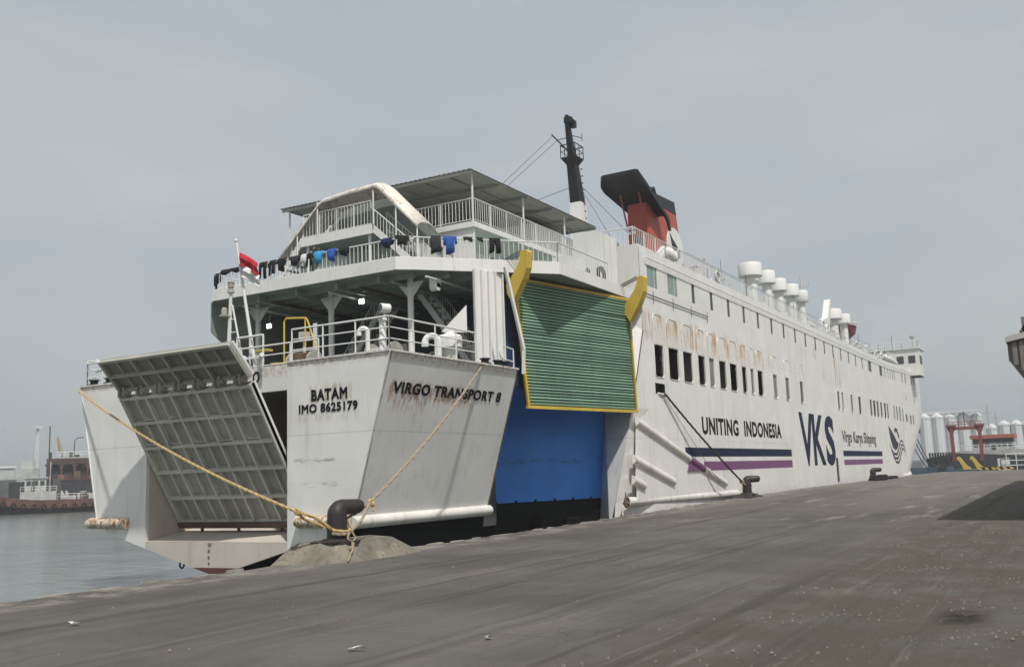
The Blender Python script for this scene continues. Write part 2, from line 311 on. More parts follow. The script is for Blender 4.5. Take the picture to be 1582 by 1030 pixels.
def make_quay():
    mb = MB(); xs = [-60, -30, -10] + [x*1.0 for x in range(-4, 70)] + [x for x in range(70, 131, 4)]
    ys = [-400, -120, -40, -15, -8, -4, -1, 2, 4, 6, 8, 10, 12, 13, 14, 14.6, 15.1, 15.5, 15.8, None]
    xs.append(131)
    for x in xs:
        for y in ys:
            yy = quay_edge(x) if y is None else y
            mb.v.append((x, yy, ground_z(x, yy) - (.05 if y is None else 0) + (.012*math.sin(x*2.3+yy*1.7) if abs(yy) < 16 else 0)))
    n = len(ys)
    for i in range(len(xs)-1):
        for j in range(n-1): mb.f.append((i*n+j, (i+1)*n+j, (i+1)*n+j+1, i*n+j+1))
    # quay wall down to the water: along the berth and at the far end
    b = len(mb.v)
    for i, x in enumerate(xs): mb.v.append((x, quay_edge(x)+.02, -4))
    for i in range(len(xs)-1): mb.f.append((i*n+n-1, (i+1)*n+n-1, b+i+1, b+i))
    o = mb.build('quay', asphalt(), smooth=True); struct(o)
    mb = MB(); mb.poly([(131, quay_edge(131), -4), (131, -400, -4), (131, -400, .39), (131, quay_edge(131), .34)])
    e = mb.build('quay_end_wall', M['kerb'], o)
    # broken concrete coping and rubble along the edge
    for i in range(46):
        x = 10.0 + i*1.02 + random.uniform(-.3, .3); 
        if 16.0 < x < 20.6: continue
        l = random.uniform(.5, 1.0); wd = random.uniform(.10, .34); h = random.uniform(.0, .035); y = quay_edge(x) - wd/2 - .02; z = ground_z(x, y)
        mb = MB(); pts = [(x + l/2*math.cos(a)*random.uniform(.75, 1.1), y + wd/2*math.sin(a)*random.uniform(.75, 1.1), z-.06) for a in [k*math.pi/4 for k in range(8)]]
        top = [(lerp(x, p[0], .85), lerp(y, p[1], .8), z + h*random.uniform(.6, 1.1)) for p in pts]
        mb.add(pts+top, [tuple(range(8, 16))] + [(k, (k+1) % 8, 8+(k+1) % 8, 8+k) for k in range(8)])
        mb.build('coping_stone', M['kerb'], o)
    return o
quay = make_quay()
def water_mat():
    t = NT('harbour_water', .16, .5)
    t.color(t.mix(t.ramp(t.noise(.03, 4), .35, .65), (.11, .13, .125), (.15, .165, .155)))
    h = t.math('ADD', t.noise(1.1, 6, .6, (1, .6, 1), dist=.4), t.math('MULTIPLY', t.noise(.16, 4, .5, (1, .7, 1)), 4))
    t.bump(h, .30, .12); return t.m
mb = MB(); W = 1400
mb.poly([(-W, -W, -1.6), (W, -W, -1.6), (W, W, -1.6), (-W, W, -1.6)])
struct(mb.build('water', water_mat()))
def shore(name, p, q, hgt, mat, seg=60, seed=1):
    rnd = random.Random(seed); mb = MB(); p, q = Vector(p), Vector(q); d = (q-p); nrm = Vector((-d.y, d.x, 0)).normalized()
    for i in range(seg+1):
        b = p + d*i/seg; h = hgt*rnd.uniform(.6, 1.1)
        mb.v += [tuple(b + Vector((0,0,-1.7))), tuple(b - nrm*-2 + Vector((0,0,h*.7-1.6))), tuple(b + nrm*14 + Vector((0,0,h-1.6))), tuple(b + nrm*40 + Vector((0,0,-1.7)))]
    for i in range(seg):
        for k in range(3): mb.f.append((i*4+k, (i+1)*4+k, (i+1)*4+k+1, i*4+k+1))
    return struct(mb.build(name, mat))
M['shore'] = simple('dark_rock_shore', (.07, .07, .065), .9, .4, .3)
shore('far_breakwater', (60, 520, 0), (420, 480, 0), 6, M['shore'])
shore('far_shore', (520, 300, 0), (560, -300, 0), 4, M['shore'], seed=4)

# ------------------------------------------------------------------ the ferry
def text_part(s, name, mat, parent, org, ux, uz, nrm, bold=.0, off=.012, spacing=1.0):
    cu = bpy.data.curves.new('lettering', 'FONT'); cu.body = s; cu.bevel_depth = max(bold, .001); cu.bevel_resolution = 0; cu.space_character = spacing; cu.resolution_u = 4
    ob = bpy.data.objects.new('lettering_curve', cu); COL.objects.link(ob)
    dg = bpy.context.evaluated_depsgraph_get(); me = bpy.data.meshes.new_from_object(ob.evaluated_get(dg))
    vs = [v.co.copy() for v in me.vertices]; fs = [tuple(p.vertices) for p in me.polygons]
    bpy.data.objects.remove(ob); bpy.data.curves.remove(cu); bpy.data.meshes.remove(me)
    x0 = min(v.x for v in vs); x1 = max(v.x for v in vs); y0 = min(v.y for v in vs); y1 = max(v.y for v in vs)
    org, ux, uz, nrm = Vector(org), Vector(ux), Vector(uz), Vector(nrm)
    iv = sorted((min(vs[i].x for i in f), max(vs[i].x for i in f), f) for f in fs); groups = []; end = -1e9      # one part per word
    for a, b, f in iv:
        if a - end > .19: groups.append([])
        groups[-1].append(f); end = max(end, b)
    for g in groups:
        ids = sorted({i for f in g for i in f}); mp_ = {i: k for k, i in enumerate(ids)}; mb = MB()
        mb.add([org + ux*((vs[i].x-x0)/(x1-x0)) + uz*((vs[i].y-y0)/(y1-y0)) + nrm*(off + vs[i].z*.25) for i in ids], [tuple(mp_[i] for i in f) for f in g]); o = mb.build(name, mat, parent)
    return o
def railing(parent, pts, h=.85, post=1.5, bal=.17, rails=(), r=.02, name='railing', mat=None, rtop=None, vert=True):
    mb = MB(); pts = [Vector(p) for p in pts]; up = Vector((0,0,h)); mat = mat or M['rail']; rtop = rtop or r*1.35
    for a, b in zip(pts, pts[1:]):
        l = (b-a).length; n = max(1, round(l/post)); mb.tube([a+up, b+up], rtop, 6)
        if vert: mb.tube([a+Vector((0,0,.08)), b+Vector((0,0,.08))], r*.8, 4)
        for q in rails: mb.tube([a+up*q, b+up*q], r*.9, 5)
        for i in range(n+1): p = a.lerp(b, i/n); mb.tube([p, p+up], r*1.15, 5)
        if bal:
            k = max(1, round(l/bal))
            for i in range(1, k): p = a.lerp(b, i/k); mb.tube([p+Vector((0,0,.08)), p+up], r*.72, 4, False)
    return mb.build(name, mat, parent)
def stair(parent, top, bot, side, n, rail=True, mat=None, name='stairway'):
    top, bot, side = Vector(top), Vector(bot), Vector(side); mb = MB(); mat = mat or M['white']
    for e in (Vector((0,0,0)), side): mb.bar(top+e, bot+e, .05, .24)
    st = mb.build(name, mat, parent)
    dirh = Vector((bot.x-top.x, bot.y-top.y, 0)).normalized()*.12
    for i in range(1, n):
        p = top.lerp(bot, i/n); mb = MB(); mb.prism([p-dirh, p+dirh, p+dirh+side, p-dirh+side], (0,0,.03)); mb.build('tread', M['soffit'], st)
    if rail:
        for e in (Vector((0,0,0)), side): railing(st, [top+e, bot+e], .8, 1.0, .2, r=.018, name='handrail')
    return st
ferry = thing('ferry', 'large white roll-on roll-off ferry with red funnel moored along the quay', 'ferry', (72, 23.35, -1.6))
YS, CL, YP = 16.5, 23.35, 30.2        # starboard side, centreline, port side
def clamp(v, a, b): return max(a, min(b, v))
def hull_off(x, z):
    zz = clamp(z, -2, 7); xs = 107.2 + 2.1*zz; xe = xs + 22 + .3*zz
    t = clamp((x-xs)/(xe-xs), 0, 1); return 6.85*t*t
def bow_x(z): zz = clamp(z, -2, 7); return 107.2 + 2.1*zz + 22 + .3*zz
def sheer(x, z): return .62*clamp((x-100)/20, 0, 1.5)**1.6*clamp((z-8)/4, 0, 1)
BIG = [(40.84,41.94),(42.57,43.89),(44.49,45.79),(46.64,47.68),(48.29,49.12),(49.9,51.06),(51.72,53.0),(53.9,54.77),(55.54,56.22),(56.96,58.08),(60.28,61.24),(63.2,64.15),(66.94,67.78),
       (78.6,79.35),(80.1,80.85),(83.6,84.4),(86.8,87.85),(92.1,93.1),(93.75,94.75),(95.4,96.4),(97.3,98.3),(99.3,100.25),(100.85,101.7),(104.6,105.5),(106.3,107.1),(108.1,108.9)]
UPW = [(40.52,41.73),(43.05,44.33)]
UPN = [46.6,49.42,52.29,55.14,58.0,60.99,63.85,66.81,69.69,72.63,75.5,78.45,81.3,84.3,87.25,90.1]
UP = UPW + [(c-.23, c+.23) for c in UPN] + [(92.96,94.43),(98.55,99.98)] + [(c-.2, c+.2) for c in (101.5,103.3,104.6,105.9,107.1)]
HOLE = (40.76, 41.93)
ZB, ZT, ZU0, ZU1 = 6.03, 7.55, 10.2, 11.2
def hull_plate(side):
    mb = MB(); star = side == 'starboard'
    xb = {39.9}
    if star:
        for a, b in BIG + UP + [HOLE]: xb |= {a, b}
    xb |= {float(k) for k in range(42, 110, 4)}; xb = sorted(xb); xb = [x for i, x in enumerate(xb) if i == 0 or x-xb[i-1] > 1e-4]
    xs = ['aft'] + xb + [('bow', (k/22)) for k in range(1, 23)]
    zs = [-2.4, -1, .5, 1.5, 2.5, 3.5, 4.5, 5.25, 5.75, ZB, ZT, 8.05, 8.8, 9.6, ZU0, ZU1, 11.93]
    def aft(z): return 39.68 if z > 8 else lerp(38.04, 39.68, (z-4.49)/3.51) if z > 4.49 else lerp(37.0, 38.04, (z-.47)/4.02)
    def P(x, z):
        if x == 'aft': xx = aft(z)
        elif isinstance(x, tuple): xx = lerp(xb[-1], bow_x(z), x[1]**.8)
        else: xx = x
        o = hull_off(xx, z) + (.55*clamp((4.49-z)/4, 0, 1) if x == 'aft' else 0); y = YS + o if star else YP - o
        return (xx, y, z + sheer(xx, z))
    idx = {}
    for i, x in enumerate(xs):
        for j, z in enumerate(zs): idx[i, j] = len(mb.v); mb.v.append(P(x, z))
    for i in range(len(xs)-1):
        for j in range(len(zs)-1):
            a, b = xs[i], xs[i+1]
            if star and isinstance(a, float) and isinstance(b, float):
                c = (a+b)/2; z = (zs[j]+zs[j+1])/2
                if ZB < z < ZT and any(p < c < q for p, q in BIG): continue
                if ZU0 < z < ZU1 and any(p < c < q for p, q in UP): continue
                if 5.25 < z < 5.75 and HOLE[0] < c < HOLE[1]: continue
            mb.f.append((idx[i,j], idx[i+1,j], idx[i+1,j+1], idx[i,j+1]))
    return mb.build('hull_side', M['hull'], ferry)
hs = hull_plate('starboard'); hp = hull_plate('port')
# roof deck over the long house
mb = MB(); pr = []
for k in range(0, 40):
    x = 39.7 + k*2.4; 
    if x > bow_x(9)-2: break
    o = hull_off(x, 9)+.05; pr.append((x, YS+o, YP-o, 11.72 + sheer(x, 11.93)))
for a, b in zip(pr, pr[1:]): mb.poly([(a[0],a[1],a[3]), (b[0],b[1],b[3]), (b[0],b[2],b[3]), (a[0],a[2],a[3])])
mb.build('roof_deck', M['deck'], ferry)
# inside behind the openings
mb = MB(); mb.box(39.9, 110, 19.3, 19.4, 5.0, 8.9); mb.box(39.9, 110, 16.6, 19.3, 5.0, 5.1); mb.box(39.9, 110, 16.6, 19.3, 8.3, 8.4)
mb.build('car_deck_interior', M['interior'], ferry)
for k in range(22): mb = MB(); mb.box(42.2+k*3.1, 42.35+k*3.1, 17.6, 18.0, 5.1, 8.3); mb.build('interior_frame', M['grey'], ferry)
def opening(x0, x1, z0, z1, rb, rt, depth, name='window', wall=.0, mat=None):
    """reveal of a hull opening with rounded corners: outer rectangle, rounded inner outline, walls going in"""
    n = 5; w = x1-x0; rb = min(rb, w*.48); rt = min(rt, w*.48)
    inn = []
    for cx, cz, r, a0 in ((x1-rb, z0+rb, rb, -90), (x1-rt, z1-rt, rt, 0), (x0+rt, z1-rt, rt, 90), (x0+rb, z0+rb, rb, 180)):
        for k in range(n+1): a = rad(a0+90*k/n); inn.append((cx+r*math.cos(a)*.999, cz+r*math.sin(a)*.999))
    outr = []
    for i, (px, pz) in enumerate(inn):
        outr.append(((x1 if i < 2*(n+1) else x0), (z0 if (i <= n or i > 3*n+2) else z1)))
    m = len(inn); mb = MB(); f = lambda p, d: (p[0], YS + hull_off(p[0], p[1]) + d, p[1] + sheer(p[0], p[1]))
    mb.add([f(p, 0) for p in outr] + [f(p, 0) for p in inn] + [f(p, depth) for p in inn],
           [(i, (i+1) % m, m+(i+1) % m, m+i) for i in range(m)] + [(m+i, m+(i+1) % m, 2*m+(i+1) % m, 2*m+i) for i in range(m)])
    o = mb.build(name, mat or M['hull'], ferry)
    return o, inn, f
GLAZED = {4, 8, 10, 11, 12, 14, 15, 17, 19, 20, 22, 24, 25}
for i, (a, b) in enumerate(BIG):
    o, inn, f = opening(a, b, ZB, ZT, .22, .03, .05)
    if i < 17: mb = MB(); mb.tube([V(*f(p, -.012)) for p in inn + inn[:1]], .022, 5); mb.build('rim', M['strakewhite'] if i % 2 else M['hull'], o)
    if i in GLAZED: mb = MB(); mb.poly([f(p, .045) for p in inn]); mb.build('pane', M['panegrey'] if i % 3 and i < 17 else M['glassdark'], o)
for i, (a, b) in enumerate(UP):
    o, inn, f = opening(a, b, ZU0, ZU1, .05, .05, .03)
    mb = MB(); mb.poly([f(p, .025) for p in inn]); mb.build('pane', M['glass'] if i < 2 else M['glassdark'], o)
    if i < 2: mb = MB(); x = lerp(a, b, .72); mb.box(x-.025, x+.025, YS+.012, YS+.022, ZU0+.02, ZU1-.02); mb.build('mullion', M['rail'], o)
o, inn, f = opening(*HOLE, 5.25, 5.75, .12, .12, .3, 'mooring_port', mat=M['black'])
mb = MB(); mb.tube([(41.05, 16.5, 5.28), (41.35, 16.46, 5.24), (41.9, 16.5, 5.28)], .06, 6); mb.build('lip', M['rail'], o)
mb = MB(); mb.lathe((41.25, 16.9, 5.25), [(.12,0),(.10,.1),(.09,.3),(.13,.34)], 10); mb.build('roller', M['black'], o)
# forward windows beyond the flat side: framed panes standing proud of the curved plating
def proud_window(x0, x1, z0, z1):
    def q(x, z, d): return (x, YS + hull_off(x, z) - d, z + sheer(x, z))
    mb = MB(); pts = [q(x0, z0, .02), q(x1, z0, .02), q(x1, z1, .02), q(x0, z1, .02)]; mb.prism(pts, (0, .08, 0)); o = mb.build('window', M['hull'], ferry)
    e = .06; mb = MB(); mb.poly([q(x0+e, z0+e, .026), q(x1-e, z0+e, .026), q(x1-e, z1-e, .026), q(x0+e, z1-e, .026)]); mb.build('pane', M['glassdark'], o)
for a, b, z0, z1 in ((109.9,110.5,ZB,7.5),(112.0,113.2,6.1,7.0),(114.9,115.9,5.9,7.0),(116.9,117.7,5.95,7.05)): proud_window(a, b, z0, z1)
for c in (111.8, 114.1, 118.2, 120.3): proud_window(c-.3, c+.3, ZU0, ZU1)
for c in (113.5, 119.5): proud_window(c-.2, c+.2, 8.4, 9.2)
# shutters slid up over the first openings, rust weeping round them
for i, (a, b) in enumerate(BIG[:13]):
    r = (b-a)*.28; pts = [(a-.03, ZT+.05), (b+.03, ZT+.05)] ; top = 8.95 - i*.02
    for k in range(7): t = rad(90*k/6); pts.append((b+.03-r+r*math.cos(t), top-r+r*math.sin(t)))
    for k in range(7): t = rad(90+90*k/6); pts.append((a-.03+r+r*math.cos(t), top-r+r*math.sin(t)))
    mb = MB(); mb.prism([(x, YS-.02, z) for x, z in pts], (0, .025, 0)); smat = M['shutter'] if i in (0, 1, 3, 4, 5, 7, 9) else M['hull']; sh = mb.build('shutter', smat, ferry)
    mb = MB(); mb.tube([(x, YS-.025, z) for x, z in [pts[0]] + pts[:1:-1] + [pts[1]]][::1], .017, 5); mb.build('shutter_bead', M['shutter'], sh)
# floodlight heads seen through the first two openings
for x in (41.35, 43.1):
    mb = MB(); mb.ball((x, 17.0, 7.1), .17, 10); mb.tube([(x, 17.0, 7.0), (x+.1, 17.0, 6.75), (x+.35, 17.1, 6.7)], .05, 6); mb.build('searchlight', M['white'], ferry, True)
# eyebrow pipe with brackets above the upper windows
mb = MB(); mb.tube([(x, YS-.14+hull_off(x, 11), 11.45+sheer(x, 11.45)) for x in [40.2]+list(range(44, 121, 4))], .028, 6)
for k in range(56): x = 40.3 + k*1.45; mb.tube([(x, YS+.02, 11.52), (x, YS-.14, 11.45)], .018, 4)
mb.build('eyebrow_pipe', M['rail'], ferry)
mb = MB(); mb.tube([(39.5, YS-.06, 9.78), (44, YS-.06, 9.76), (48.5, YS-.06, 9.74)], .025, 5)
for x in (41, 43.5, 46, 48.4): mb.tube([(x, YS-.06, 10.0), (x, YS-.06, 9.4)], .014, 4)
mb.build('cable_run', M['wire'], ferry)
# half-round rubbing strakes on the starboard quarter, each with a closed end
def strake(p, q, r, mat, name='rubbing_strake', drop=0, chop=None):
    mb = MB(); p, q = Vector(p), Vector(q); n = 10; d = (q-p).normalized(); nx = Vector((0,-1,0)); nz = nx.cross(d).normalized()
    prof = [nx*(r*math.sin(math.pi*k/n)) + nz*(r*math.cos(math.pi*k/n)) for k in range(n+1)]
    vs = [p+e for e in prof] + [q+e for e in prof]
    mb.add(vs, [(k, k+1, n+2+k, n+1+k) for k in range(n)] + [tuple(range(n+1)), tuple(range(n+1, 2*n+2))])
    return mb.build(name, mat, ferry, True)
strake((38.25, YS, 3.92), (44.38, YS, 2.3), .20, M['strakewhite']); strake((44.38, YS, 2.3), (46.35, YS, 1.80), .202, M['purple'])
strake((46.35, YS, 1.80), (49.55, YS, 1.0), .20, M['strakewhite'])
strake((37.75, YS, 2.32), (42.2, YS, 1.26), .20, M['strakewhite']); strake((37.55, YS, 1.46), (38.7, YS, 1.17), .20, M['strakewhite'])
strake((37.3, YS+.15, .56), (51.5, YS, .42), .19, M['strakewhite'])
# fashion plates closing the strakes' undersides to the hull
mb = MB(); mb.prism([(38.3, YS-.05, 3.75), (49.5, YS-.05, .86), (49.5, YS-.05, .5), (38.0, YS-.05, .6), (38.0, YS-.05, 1.6)], (0, .06, 0)); mb.build('quarter_doubler_plate', M['hull'], ferry)
# stripes, lettering, emblem
def stripe(x0, x1, z0, z1, mat):
    mb = MB(); mb.prism([(x0, YS-.006, z0), (x1, YS-.006, z0), (x1, YS-.006, z1), (x0, YS-.006, z1)], (0, .01, 0)); return mb.build('stripe', mat, ferry)
stripe(44.1, 63.5, 2.415, 2.855, M['navy']); stripe(46.6, 63.5, 1.71, 2.17, M['purple'])
stripe(79.1, 96.0, 2.41, 2.85, M['navy']); stripe(79.2, 95.9, 1.715, 2.135, M['purple'])
mb = MB(); mb.prism([(44.05, YS-.115, 1.72), (46.55, YS-.115, 1.72), (44.4, YS-.115, 2.2)], (0, .06, 0)); mb.build('stripe', M['purple'], ferry)
S = (0, -1, 0)
text_part('UNITING  INDONESIA', 'side_lettering', M['letter'], ferry, (46.65, YS, 3.53), (14.7, 0, 0), (0, 0, .90), S, .035, spacing=1.1)
text_part('VK', 'company_lettering', M['navy'], ferry, (66.0, YS, 1.74), (7.1, 0, 0), (0, 0, 3.66), S, .026, .01, spacing=.92)
text_part('S', 'company_lettering', M['navy'], ferry, (73.35, YS, 1.72), (3.0, 0, 0), (0, 0, 3.72), S, .04, .01)
M['greyletter'] = paint('grey_letter_paint', (.045, .045, .058), .6, .1, .1, 0, spec=.1, dents=0)
text_part('Virgo Karya Shipping', 'company_name_lettering', M['greyletter'], ferry, (79.15, YS, 3.22), (14.2, 0, 0), (0, 0, 1.25), S, .018)
def emblem():
    sx = lambda u: 100.3 + u*9.6; sz = lambda v: 1.72 + v*3.65
    def pl(pts, y=.01): mb = MB(); mb.prism([(sx(u), YS-y, sz(v)) for u, v in pts], (0, .008, 0)); return mb
    bow = pl([(.03,1.0),(.20,.88),(.36,.72),(.46,.60),(.58,.54),(.48,.40),(.34,.34),(.20,.42),(.10,.62)])
    bow.add(*[(m.v, m.f) for m in [pl([(.36,.90),(.42,.98),(.54,.95),(.66,.74),(.61,.66),(.52,.84),(.43,.88),(.41,.80)])]][0])
    e = bow.build('ship_and_waves_emblem', M['greyletter'], ferry)
    kp = [(0, .56), (.12, .36), (.26, .25), (.40, .235), (.52, .33), (.64, .50), (.76, .63), (.86, .61), (1, .42)]
    def wv(t):
        for (a, va), (b, vb) in zip(kp, kp[1:]):
            if t <= b: q = (t-a)/(b-a); q = q*q*(3-2*q)*.5 + q*.5; return va + (vb-va)*q
    for k in range(3):
        c = []; dn = []
        for i in range(25):
            t = i/24; v = wv(t) - .115*k; th = .034*math.sin(math.pi*min(1, t*.96+.03))**.7+.003; u = .0 + .05*k + t*(.98-.03*k); c.append((u, v+th)); dn.append((u, v-th))
        pl(c + dn[::-1]).build('wave', M['greyletter'], e)
emblem()
# scupper slot with rust at the foot
mb = MB(); mb.box(76.3, 76.9, YS-.03, YS+.05, .6, 2.28); sl = mb.build('scupper_slot', M['black'], ferry)
mb = MB(); mb.box(76.4, 76.8, YS-.045, YS-.03, .5, 1.35); mb.build('rusty_flap', M['rust'], sl)
# ------------------------------------------------------------------ stern block
def side_y(z): return YS + .304*(5.41-z)
XT = 21.3
mb = MB()
mb.prism([(XT, YS, 5.41), (XT, 20.4, 5.41), (XT, 20.4, -.15), (XT, 18.25, .40), (XT, side_y(.75), .75)], (.12, 0, 0)); st1 = mb.build('transom_plate', M['stern'], ferry)
mb = MB()
mb.prism([(XT, YP, 5.41), (XT, 29.08, .75), (XT, 28.6, .40), (XT, 26.65, -.12), (XT, 26.65, 5.41)], (.12, 0, 0)); st2 = mb.build('transom_plate', M['stern'], ferry)
mb = MB(); n = 8
for i in range(n+1):
    for j in range(5):
        z = lerp(.62, 5.41, j/4); x = lerp(XT, 28.4, i/n); mb.v.append((x, side_y(z), z))
for i in range(n):
    for j in range(4): mb.f.append((i*5+j, (i+1)*5+j, (i+1)*5+j+1, i*5+j+1))
mb.build('quarter_side', M['stern'], ferry)
mb = MB(); mb.poly([(28.4, YS, 5.41), (28.4, side_y(.62), .62), (28.4, 22.5, .4), (28.4, 22.5, 5.06), (28.4, 17.9, 5.06), (28.4, 17.9, 5.41)]); mb.build('quarter_end', M['stern'], ferry)
mb = MB(); mb.poly([(XT, YP, 5.41), (38, YP, 5.41), (38, 29.1, .6), (XT, 29.1, .6)]); mb.build('quarter_side', M['stern'], ferry)
text_part('BATAM', 'port_of_registry_lettering', M['letter'], ferry, (XT, 19.43, 4.17), (0, -1.37, 0), (0, 0, .34), (-1, 0, 0), .042, .015, spacing=1.12)
text_part('IMO 8625179', 'ship_number_lettering', M['letter'], ferry, (XT, 19.92, 3.82), (0, -2.24, 0), (0, 0, .28), (-1, 0, 0), .042, .015, spacing=1.1)
text_part('VIRGO TRANSPORT 8', 'ship_name_lettering', M['letter'], ferry, (21.78, side_y(4.26), 4.26), (5.9, 0, 0), (0, -.304*.335, .335), (0, -.957, -.29), .042, .015, spacing=1.1)
# edge bead down the corner and rusty coping on top of the bulwark
mb = MB(); mb.tube([(XT+.01, YS+.01, 5.41), (XT+.01, side_y(.7)+.01, .7)], .03, 6); mb.build('corner_bead', M['stern'], ferry)
mb = MB(); mb.tube([(28.4, YS+.01, 5.41), (28.4, side_y(.7), .7)], .035, 6); mb.build('corner_bead', M['rust'], ferry)
mb = MB(); mb.tube([(XT+.01, YP-.01, 5.41), (XT+.01, 29.1, .75)], .035, 6); mb.build('corner_bead', M['stern'], ferry)
# sill below the ramp opening and its sloping top
mb = MB(); mb.prism([(XT+.004, 20.4, .1), (XT+.004, 20.4, -.15), (XT+.004, 23.4, -.93), (XT+.004, 26.65, -.12), (XT+.004, 26.65, .1)], (.1, 0, 0)); sill = mb.build('stern_sill', M['sill'], ferry)
mb = MB(); mb.poly([(XT, 20.4, .1), (XT, 26.65, .1), (24.2, 26.65, .55), (24.2, 20.4, .55)]); mb.build('sill_top', M['sill'], sill)
mb = MB(); mb.prism([(XT-.003, 22.4, -.67), (XT-.003, 23.4, -.93), (XT-.003, 24.4, -.68)], (.05, 0, 0)); mb.build('boot_topping', M['redboot'], sill)
for i, s in enumerate(('20', '8', '6', '4')): text_part(s, 'draught_mark', M['greyletter'], sill, (XT, 23.72, -.03-.19*i), (0, -.16 if i == 0 else -.09, 0), (0, 0, .1), (-1, 0, 0), .01, .01)
# opening walls and dark tunnel
mb = MB(); mb.poly([(XT+.121, 26.655, -.1), (33, 26.655, -.1), (33, 26.655, 5.3), (XT+.121, 26.655, 5.3)]); mb.build('opening_wall', M['sill'], ferry)
mb = MB(); mb.poly([(XT+.121, 20.395, -.1), (33, 20.395, -.1), (33, 20.395, 5.3), (XT+.121, 20.395, 5.3)]); mb.build('opening_wall', M['interior'], ferry)
mb = MB(); mb.poly([(33, 20.4, -.1), (33, 26.65, -.1), (33, 26.65, 5.3), (33, 20.4, 5.3)]); mb.poly([(24.2, 20.4, .55), (33, 20.4, .55), (33, 26.65, .55), (24.2, 26.65, .55)]); mb.build('tunnel_end', M['interior'], ferry)
mb = MB(); hx = 22.6; pts = [(hx, 20.41, 5.58), (hx, 20.41, 4.3)]
for k in range(7): t = rad(90*k/6); pts.append((hx, 20.41+.55*(1-math.cos(t))+0, 4.3+.45*math.sin(t)))
for k in range(7): t = rad(90-90*k/6); pts.append((hx, 26.64-.55*(1-math.cos(t)), 4.3+.45*math.sin(t)))
pts += [(hx, 26.64, 5.58)]
mb.prism(pts, (.1, 0, 0)); hd = mb.build('opening_header', M['stern'], ferry)
text_part('O', 'header_lettering', M['letter'], hd, (hx, 23.16, 5.08), (0, -.32, 0), (0, 0, .38), (-1, 0, 0), .03, .01)
# dark underwater body: transom edge running forward and down
a = [(17.93,.6),(18.25,.40),(20.4,-.15),(23.4,-.93),(26.65,-.12),(28.6,.40),(29.1,.6)]
mb = MB()
for xx, dz, e in ((XT+.1, 0, 0), (28.4, -.5, 0), (34, -1.4, .0)):
    for y, z in a: mb.v.append((xx, y, max(z+dz, -2.4)))
for i in range(2):
    for k in range(6): mb.f.append((i*7+k, i*7+k+1, (i+1)*7+k+1, (i+1)*7+k))
mb.build('stern_bottom', M['boot'], ferry)
mb = MB(); mb.poly([(XT+.3, 18.05, .6), (28.4, 18.05, .6), (28.6, 18.5, -2.4), (XT+2.2, 18.5, -2.4)]); mb.poly([(28.4, 18.05, .6), (28.4, 22.7, .6), (28.6, 22.7, -2.4), (28.6, 18.5, -2.4)])
mb.poly([(28, 22.9, .75), (38.8, 18.15, .75), (38.8, 18.4, -2.4), (28, 23, -2.4)]);
mb.build('lower_hull', M['boot'], ferry)
# half-round fenders: along the quarter and on both stern corners
mb = MB(); n = 10
for x in (XT-.05, 28.5):
    for k in range(n+1): t = math.pi*k/n; mb.v.append((x, side_y(.66)-.24*math.sin(t)*1.0+.03, .66+.19*math.cos(t)))
for k in range(n): mb.f.append((k, k+1, n+2+k, n+1+k))
mb.f.append(tuple(range(n+1))); mb.f.append(tuple(range(n+1, 2*n+2))); mb.build('quarter_fender', M['strakewhite'], ferry, True)
M['fender'] = paint('peeling_white_over_rust', (.62, .56, .48), .6, .1, .3, .9, extra=lambda t, c: t.mix(t.ramp(t.noise(1, 5, .75, (9, 9, 2.5)), .46, .56), c, t.mix(t.noise(9, 4), (.10, .055, .035), RUST2)))
def stern_fender(y0, y1, cap0, cap1):
    mb = MB(); n = 10
    ys = [y0, y1]
    for y in ys:
        for k in range(n+1): t = math.pi*k/n; mb.v.append((XT-.30*math.sin(t), y, .70+.19*math.cos(t)))
    for k in range(n): mb.f.append((k, k+1, n+2+k, n+1+k))
    mb.f.append(tuple(range(n+1))); mb.f.append(tuple(range(n+1, 2*n+2))); mb.build('stern_fender', M['fender'], ferry, True)
stern_fender(27.45, 29.35, 0, 1); stern_fender(17.9, 19.9, 0, 1)
mb = MB(); mb.torus((XT+.1, 25.0, -.62), .10, .03, 'x', 12, 6); mb.build('ring_chain', M['black'], ferry)
# poop deck
mb = MB(); mb.prism([(XT+.13, 16.62, 5.08), (28.35, 16.62, 5.08), (28.35, 18.25, 5.08), (33.5, 18.25, 5.08), (33.5, 30.1, 5.08), (XT+.13, 30.1, 5.08), (XT+.13, 26.6, 5.08), (hx+.12, 26.6, 5.08), (hx+.12, 20.45, 5.08), (XT+.13, 20.45, 5.08)], (0, 0, .12)); mb.build('poop_deck', M['deck'], ferry)
mb = MB()
for p, q in (((XT, YS, 5.42), (28.4, YS, 5.42)), ((XT, YS, 5.42), (XT, 20.4, 5.42)), ((XT, YP, 5.42), (XT, 26.65, 5.42))): mb = MB(); mb.bar(p, q, .10, .05); mb.build('bulwark_coping', M['stern'], ferry)
